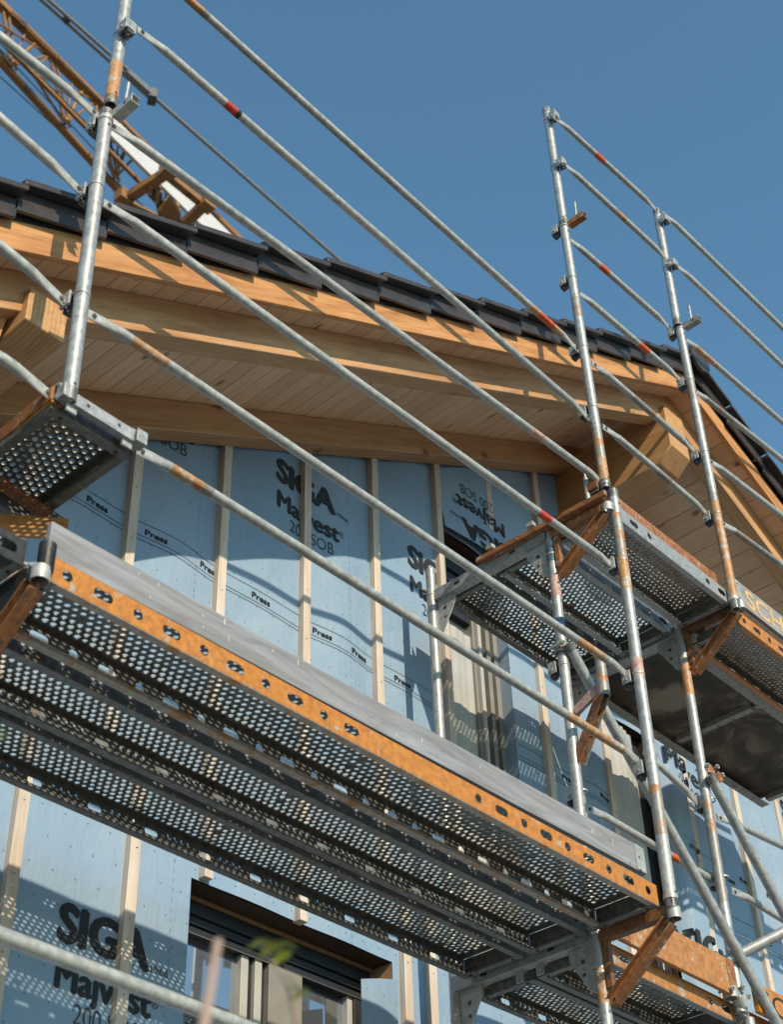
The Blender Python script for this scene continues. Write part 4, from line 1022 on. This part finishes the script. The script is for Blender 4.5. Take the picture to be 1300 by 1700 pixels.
# ---- toe boards
def board(p0, p1, z0, z1, y, th, mat, label, tip=None, group='toe boards', dz=0.0):
    t = thing('toe_board', label, 'toe board', (p0, y, z0), group)
    mb = MB(); mb.hexa([(p0, y, z0), (p1, y, z0 + dz), (p1, y + th, z0 + dz), (p0, y + th, z0), (p0, y, z1), (p1, y, z1 + dz), (p1, y + th, z1 + dz), (p0, y + th, z1)]); build(mb, 'plank', mat, t, .003)
    dr = MB()
    for k in range(int((p1 - p0) * 6)):
        x = random.uniform(p0 + .08, p1 - .08); zz_ = random.uniform(z0 + .02, z1 - .02); hh_ = random.uniform(.006, .03); ww_ = random.uniform(.0015, .004)
        zz_ = min(zz_, z1 - hh_ - .004); dr.box((x, y - .0012, zz_), (x + ww_, y - .0002, zz_ + hh_), 'paint_drip')
    build(dr, 'dried_paint_drips', None, t)
    for x, s in ((p0, 1), (p1, -1)):
        if x < -2: continue
        c = MB(); z0_, z1_ = z0 + (dz if x == p1 else 0), z1 + (dz if x == p1 else 0); c.obox((x + s * .03, y - .0015, (z0_ + z1_) / 2), (.03, 0, 0), (0, .0012, 0), (0, 0, (z1 - z0) / 2 - .004), tip or 'galv'); 
        c.tube((x + s * .04, y - .004, z1 - .03), (x + s * .04, y - .002, z1 - .03), .005, 'dark_metal', 8); c.tube((x + s * .04, y - .004, z0 + .03), (x + s * .04, y - .002, z0 + .03), .005, 'dark_metal', 8)
        build(c, 'end_plate', None, t)
    return t
board(-2.95, -.10, .064, .178, .034, .022, 'toe_wood', 'long weathered grey toe board above the orange-edged deck', dz=.025)
board(.14, 1.0, .0, .165, .335, .022, 'rust_bright', 'rust-orange steel toe board of the lower short bay', 'rust')
board(.10, .985, 2.045, 2.12, .04, .02, 'rust', 'low rusty toe board behind the galvanised upper deck edge', 'rust')
tb = board(1.14, 3.1, 2.03, 2.185, .03, .022, 'toe_blue', 'grey and orange lettered toe board beside the foot of the right post', 'galv')
lay_text('SCHI', 1.25, 2.05, 0.42, .11, .02, lambda x, z: .0315, 'ink_worn', parent=tb)
tb2 = board(1.16, 3.1, -.02, .12, .335, .022, 'orange', 'yellow-orange lettered toe board in the bottom right corner', 'orange')
lay_text('SCHI', 1.20, .0, 0.40, .10, -.005, lambda x, z: .3365, 'ink', parent=tb2)
# short end board across the deck at the middle post
t = thing('end_toe_board', 'rusty orange board lying across the left end of the upper deck', 'toe board', (-.05, .4, 2.0))
a_, b_ = W(792, 938, x=-.05), W(1006, 822, x=-.05)
mb = MB(); mb.hexa([(-.06, a_.y, a_.z + .008), (-.04, a_.y, a_.z + .008), (-.04, b_.y, b_.z + .0), (-.06, b_.y, b_.z + .0), (-.06, a_.y, a_.z + .036), (-.04, a_.y, a_.z + .036), (-.04, b_.y, b_.z + .028), (-.06, b_.y, b_.z + .028)]); mb.box((-.039, b_.y + .03, a_.z + .0), (-.0, a_.y - .04, a_.z + .006)); build(mb, 'plank', 'rust', t, .002)
for u, v in ((882, 878), (815, 915)):
    q = W(u, v, x=-.05); mb = MB(); mb.obox(q + Vector((0, 0, .022)), (.014, 0, 0), (0, .02, 0), (0, 0, .012), 'galv'); build(mb, 'hook', None, t, .002)
q = W(985, 822, x=-.03)
mb = MB(); mb.tube(q + Vector((0, .03, -.05)), q + Vector((0, .03, .12)), .012, 'galv', 12); mb.tube(q + Vector((0, .03, .12)), q + Vector((0, .03, .17)), .006, 'galv_bright', 10); mb.obox(q + Vector((0, 0, .05)), (.01, 0, 0), (0, .03, 0), (0, 0, .02), 'rust_dark'); build(mb, 'locking_pin', None, t)
mb = MB(); mb.tube(W(866, 905, x=.0), W(866, 866, x=0.0), .0205, 'galv_bright', 16)

# ---- braces and couplers
def coupler(p, ax, label, m='rust'):
    p = Vector(p); ax = Vector(ax).normalized(); t = thing('swivel_coupler', label, 'coupler', p, 'tube couplers')
    mb = MB(); mb.pipe(p - Vector((0, 0, .024)), p + Vector((0, 0, .024)), .034, .0245, m, 22); mb.obox(p + Vector((.038, -.006, 0)), (.012, 0, 0), (0, .015, 0), (0, 0, .022), m); build(mb, 'ring', None, t, .001)
    mb = MB(); c = p + Vector((.06, -.01, -.02)); mb.pipe(c - ax * .024, c + ax * .024, .034, .0245, m, 22); build(mb, 'ring', None, t, .001)
    for dx, dz in ((.05, .03), (-.042, .0), (.088, .0)):
        mb = MB(); mb.tube(p + Vector((dx, -.045, dz)), p + Vector((dx, .03, dz)), .006, 'galv', 8); mb.tube(p + Vector((dx, -.045, dz)), p + Vector((dx, -.032, dz)), .012, 'galv', 6); build(mb, 'bolt', None, t)
def brace(a, b, label, r=.0242, bands=(), base='galv'):
    a, b = Vector(a), Vector(b); t = thing('diagonal_brace', label, 'brace', b if b.z < a.z else a, 'diagonal brace tubes')
    mb = MB(); secs = [(a, r, r, base)]
    for t0, t1, m in bands: secs += [(a.lerp(b, t0), r, r, m), (a.lerp(b, t1), r, r, base)]
    secs.append((b, r, r, base)); mb.loft(secs, 24, False); d = (b - a).normalized(); mb.pipe(a, a + d * .04, r, r - .004, base); mb.pipe(b - d * .04, b, r, r - .004, base)
    build(mb, 'tube', None, t); return t
ba, bb = W(942, 1068, y=.315), W(1310, 1735, y=.315)
brace(ba, bb, 'long pale diagonal tube passing behind the thick middle post', base='galv_bright')
brace(W(1178, 1286, y=.31), W(1420, 1735, y=.31), 'shorter diagonal tube leaving the orange ring coupler at right', base='galv_bright')
brace(W(1192, 1602, y=.40), W(1330, 1532, y=.10), 'tube stub rising from the lower right with a blue band', r=.0242, bands=[(.02, .12, 'bluetape')], base='galv_bright')
coupler(W(1172, 1280, y=.36), bb - ba, 'orange ring coupler on the lower right standard below the wooden deck', 'rust')
coupler(W(932, 1078, y=.36), bb - ba, 'small coupler on the grey frame where the long brace starts', 'galv_rusty')
coupler(W(1212, 1648, y=.36), bb - ba, 'grey coupler at the right end of the rust-orange toe board', 'galv')

# ---- raised landing at the upper left
mb = None
zp = .575
t = deck(0, 0, 0, .50, .30, 'raised dark perforated landing at the left edge, hooked to the lowest long rail', web='deck_steel', lip='deck_steel', perf=('perf', 'deck_steel'))
a_, b_ = W(101, 672, z=zp), W(224, 752, z=zp)
dirx = (b_ - a_); dirx.z = 0
# local x runs inward (y+), local y runs left (x-)
t.location = (b_.x, b_.y + .02, zp - .0); t.rotation_euler = (0, 0, math.pi / 2); 
mb = MB(); hx0, hx1 = a_.x, b_.x
land = thing('landing_edge_bar', 'white galvanised end bar with two claw hooks on the near edge of the raised landing', 'bracket', (hx0, 0, zp))
mb.box((hx0 + .03, -.012, zp + .01), (hx1 - .03, .012, zp + .055), 'galv_bright'); mb.tube((hx0 + .08, -.0135, zp + .035), (hx0 + .08, -.012, zp + .035), .006, 'black', 10); mb.tube((hx1 - .09, -.0135, zp + .035), (hx1 - .09, -.012, zp + .035), .006, 'black', 10)
build(mb, 'bar', None, land, .002)
for x in (hx0 + .005, hx1 - .005):
    h = MB(); h.pipe((x - .02, .03, zp + .06), (x + .02, .03, zp + .06), .03, .018, 'galv_bright', 16); h.obox((x, 0, zp + .04), (.02, 0, 0), (0, .02, 0), (0, 0, .025), 'galv_bright'); build(h, 'claw_hook', None, land, .002)
sb = thing('landing_side_angle', 'orange steel angle along the left side of the raised landing', 'beam', (hx0, .2, zp))
mb = MB(); q0, q1 = W(88, 652, z=zp + .05), W(-60, 775, z=zp + .05)
mb.bar(q0, q1, .012, .055, mat='rust'); mb.bar(q0 + Vector((.02, 0, -.03)), q1 + Vector((.02, 0, -.03)), .04, .008, mat='orange'); build(mb, 'angle', None, sb, .002)
sb = thing('landing_support', 'orange support beam with sunlit top and holed web under the raised landing', 'beam', (hx0, .5, zp))
q0, q1 = W(103, 886, z=.50), W(-80, 872, z=.50)
mb = MB(); mb.bar(q0, q1, .05, .010, mat='orange'); mb.bar(q0 + Vector((0, -.028, -.0)), q1 + Vector((0, -.028, -.0)), .006, .085, mat='rust_bright'); build(mb, 'lower_flange', None, sb, .002)
q0, q1 = W(104, 872, z=.56), W(-40, 775, z=.56)
mb = MB(); d_ = (q1 - q0).normalized(); L_ = (q1 - q0).length; sd = d_.cross(Z_).normalized(); nc = int(L_ / .022)
for i in range(nc):
    for j in range(3): cell(mb, q0 + d_ * (L_ * (i + .5) / nc) + sd * (.02 * (j - 1)), d_, sd, Z_, L_ / nc, .02, circ(.006, 8), .003, 'rust_dark', 'orange')
build(mb, 'holed_flange', None, sb)
# ------------------------------------------------------------------ crane jib high behind the house
cr = thing('tower_crane', 'yellow lattice crane jib with trolley high behind the roof, upper left', 'crane', W(200, 250, z=18.0))
ZC = 18.0
def K(u, v, z=ZC): return W(u, v, z=z)
mb = MB()
A0, A1 = K(-160, -149, ZC + .9), K(560, 560, ZC + .9); B0, B1 = K(-160, -72), K(420, 560)
mb.bar(A0, A1, .14, .12, mat='crane'); build(mb, 'top_chord', None, cr)
mb = MB(); mb.bar(B0, B1, .10, .10, mat='crane'); build(mb, 'lower_chord', None, cr)
C0, C1 = K(-160, -95, ZC + .1), K(470, 545, ZC + .1)
lat = MB()
def onl(a, b, t): return a.lerp(b, t)
def lat_bar(p, q, r=.04): lat.tube(p, q, r, 'crane', 8)
nodesB = [K(18, 110), K(108, 206), K(190, 297), K(272, 385)]; nodesA = [W(4, 12, z=ZC + .9), W(82, 92, z=ZC + .9), W(160, 168, z=ZC + .9), W(238, 246, z=ZC + .9), W(315, 321, z=ZC + .9)]
for i, b_ in enumerate(nodesB):
    a0, a1 = nodesA[i], nodesA[i + 1]; mid = a0.lerp(a1, .5)
    lat_bar(b_, a0, .030); lat_bar(b_ + Vector((.10, 0, 0)), a0.lerp(a1, .12), .026)
    lat_bar(b_, a1, .022); lat_bar(b_, a0.lerp(a1, .72), .034)
    c0 = C0.lerp(C1, .12 + .165 * i); lat_bar(b_, c0, .022); lat_bar(c0, a0, .018); lat_bar(c0, a1, .018); lat_bar(b_, mid, .018)
lat.bar(C0, C1, .06, .06, mat='crane')
build(lat, 'lattice', None, cr)
mb = MB(); mb.bar(K(178, 205, ZC + .5), K(400, 425, ZC + .5), .06, .50, mat='crane_white'); build(mb, 'white_walkway', None, cr)
mb = MB()
for (a, b) in [((206, 333), (278, 287)), ((300, 378), (342, 338))]: mb.bar(K(*a, ZC - .3), K(*b, ZC - .3), .16, .14, mat='crane')
mb.bar(K(210, 333, ZC - .3), K(300, 378, ZC - .3), .05, .05, mat='crane'); mb.bar(K(276, 290, ZC - .3), K(340, 342, ZC - .3), .12, .12, mat='crane')
for (u, v) in ((205, 328), (279, 284), (343, 338)): mb.obox(K(u, v, ZC - .3), (.12, 0, 0), (0, .10, 0), (0, 0, .12), 'crane')
for (u, v, r) in ((262, 322, .16), (275, 350, .2), (292, 352, .17), (250, 312, .12)):
    c = K(u, v, ZC - .3); mb.tube(c + Vector((-.03, .02, 0)), c + Vector((.03, -.02, 0)), r, 'crane', 20); mb.tube(c + Vector((-.06, .04, 0)), c + Vector((.06, -.04, 0)), r * .45, 'dark_metal', 14)
mb.prism([K(262, 352, ZC - .5), K(284, 332, ZC - .5), K(300, 360, ZC - .5), K(280, 385, ZC - .5)], (0, 0, .12), 'crane')
mb.bar(K(250, 318, ZC - .3), K(300, 372, ZC - .3), .14, .1, mat='dark_metal')
build(mb, 'trolley', None, cr)
mb = MB()
for (a, b) in [((-40, 40), (190, 285)), ((-40, 28), (205, 265)), ((0, 128), (240, 345)), ((20, 20), (330, 330)), ((-40, 20), (170, 232))]: mb.tube(K(*a, ZC + .3), K(*b, ZC + .3), .012, 'dark_metal', 6)
build(mb, 'cables', None, cr)
mb = MB(); zc2 = ZC + 2.5
for o_ in (0, 12): mb.tube(K(58 + o_ * 1.0, -8 - o_ * .1, zc2), K(207 + o_ * .5, 125 - o_ * .6, zc2), .034, 'crane_rod', 10)
mb.bar(K(106, 35, zc2), K(116, 30, zc2), .1, .12, mat='dark_metal')
mb.bar(K(206, 118, zc2), K(256, 163, zc2), .13, .13, mat='crane_rod'); mb.bar(K(246, 160, zc2), K(260, 163, zc2), .22, .22, mat='dark_metal')
mb.tube(K(255, 162, zc2), K(640, 500, zc2), .040, 'crane_rod', 10)
build(mb, 'pendant_rod', None, cr)

# ------------------------------------------------------------------ shrub twig close to the camera
sh = thing('young_shrub', 'blurred twig with yellow-green leaves close to the camera, bottom left', 'shrub', (-4.0, -1.9, -4.2))
def near(u, v, D):
    d = CR.transposed() @ Vector(((u - PX) / FP, (v - PY) / FP, 1)); return CP + d * D
tip = near(362, 1560, 1.55); mid = near(335, 1720, 1.5)
mb = MB(); base_ = Vector((mid.x - .02, mid.y - .02, -4.2))
mb.loft([(base_, .014, .014, 'stem'), (mid, .0065, .0065, 'stem'), (tip, .0045, .0045, 'stem')], 10); build(mb, 'stem', None, sh)
mb = MB(); p2 = near(430, 1560, 1.9); p3 = near(500, 1740, 1.9)
mb.loft([(Vector((p3.x, p3.y, -4.2)), .008, .008, 'stem'), (p3, .003, .003, 'stem'), (near(478, 1640, 1.9), .0018, .0018, 'stem'), (p2, .0012, .0012, 'stem')], 8); build(mb, 'stem', None, sh)
mb = MB()
def leaf(c, d, L_, wd):
    d = Vector(d).normalized(); s_ = d.cross(Vector((.3, -.6, .7))).normalized(); up = s_.cross(d); n_ = 8; vs = []; 
    for i in range(n_ + 1):
        t_ = i / n_; ww = wd * math.sin(math.pi * t_) ** .8; b_ = c + d * (L_ * t_) + up * (.15 * L_ * math.sin(math.pi * t_))
        vs += [b_ - s_ * ww / 2, b_ - up * .002, b_ + s_ * ww / 2]
    fs = []
    for i in range(n_): fs += [(3 * i, 3 * i + 1, 3 * i + 4, 3 * i + 3), (3 * i + 1, 3 * i + 2, 3 * i + 5, 3 * i + 4)]
    mb.add(vs, fs)
ri, up_ = CR.row[0].to_3d() if hasattr(CR, 'row') else Vector(CR[0]), -Vector(CR[1])
for (u, v, dx, dy, L_, wd) in [(408, 1575, 1, .1, .040, .024), (420, 1560, .9, -.3, .040, .022), (430, 1590, .8, .4, .034, .020), (440, 1572, 1, .0, .040, .022), (455, 1600, .7, .5, .026, .016),
                               (470, 1615, .5, -.8, .036, .018), (476, 1640, .8, -.2, .034, .018), (484, 1660, .7, .3, .026, .014), (-14, 1215, 1, -.1, .022, .018), (-14, 1228, 1, .1, .018, .014)]:
    leaf(near(u, v, 1.9), ri * dx + up_ * dy, L_, wd)
build(mb, 'leaves', 'leaf', sh)
for o in bpy.data.objects:
    if '_o' in o: del o['_o']
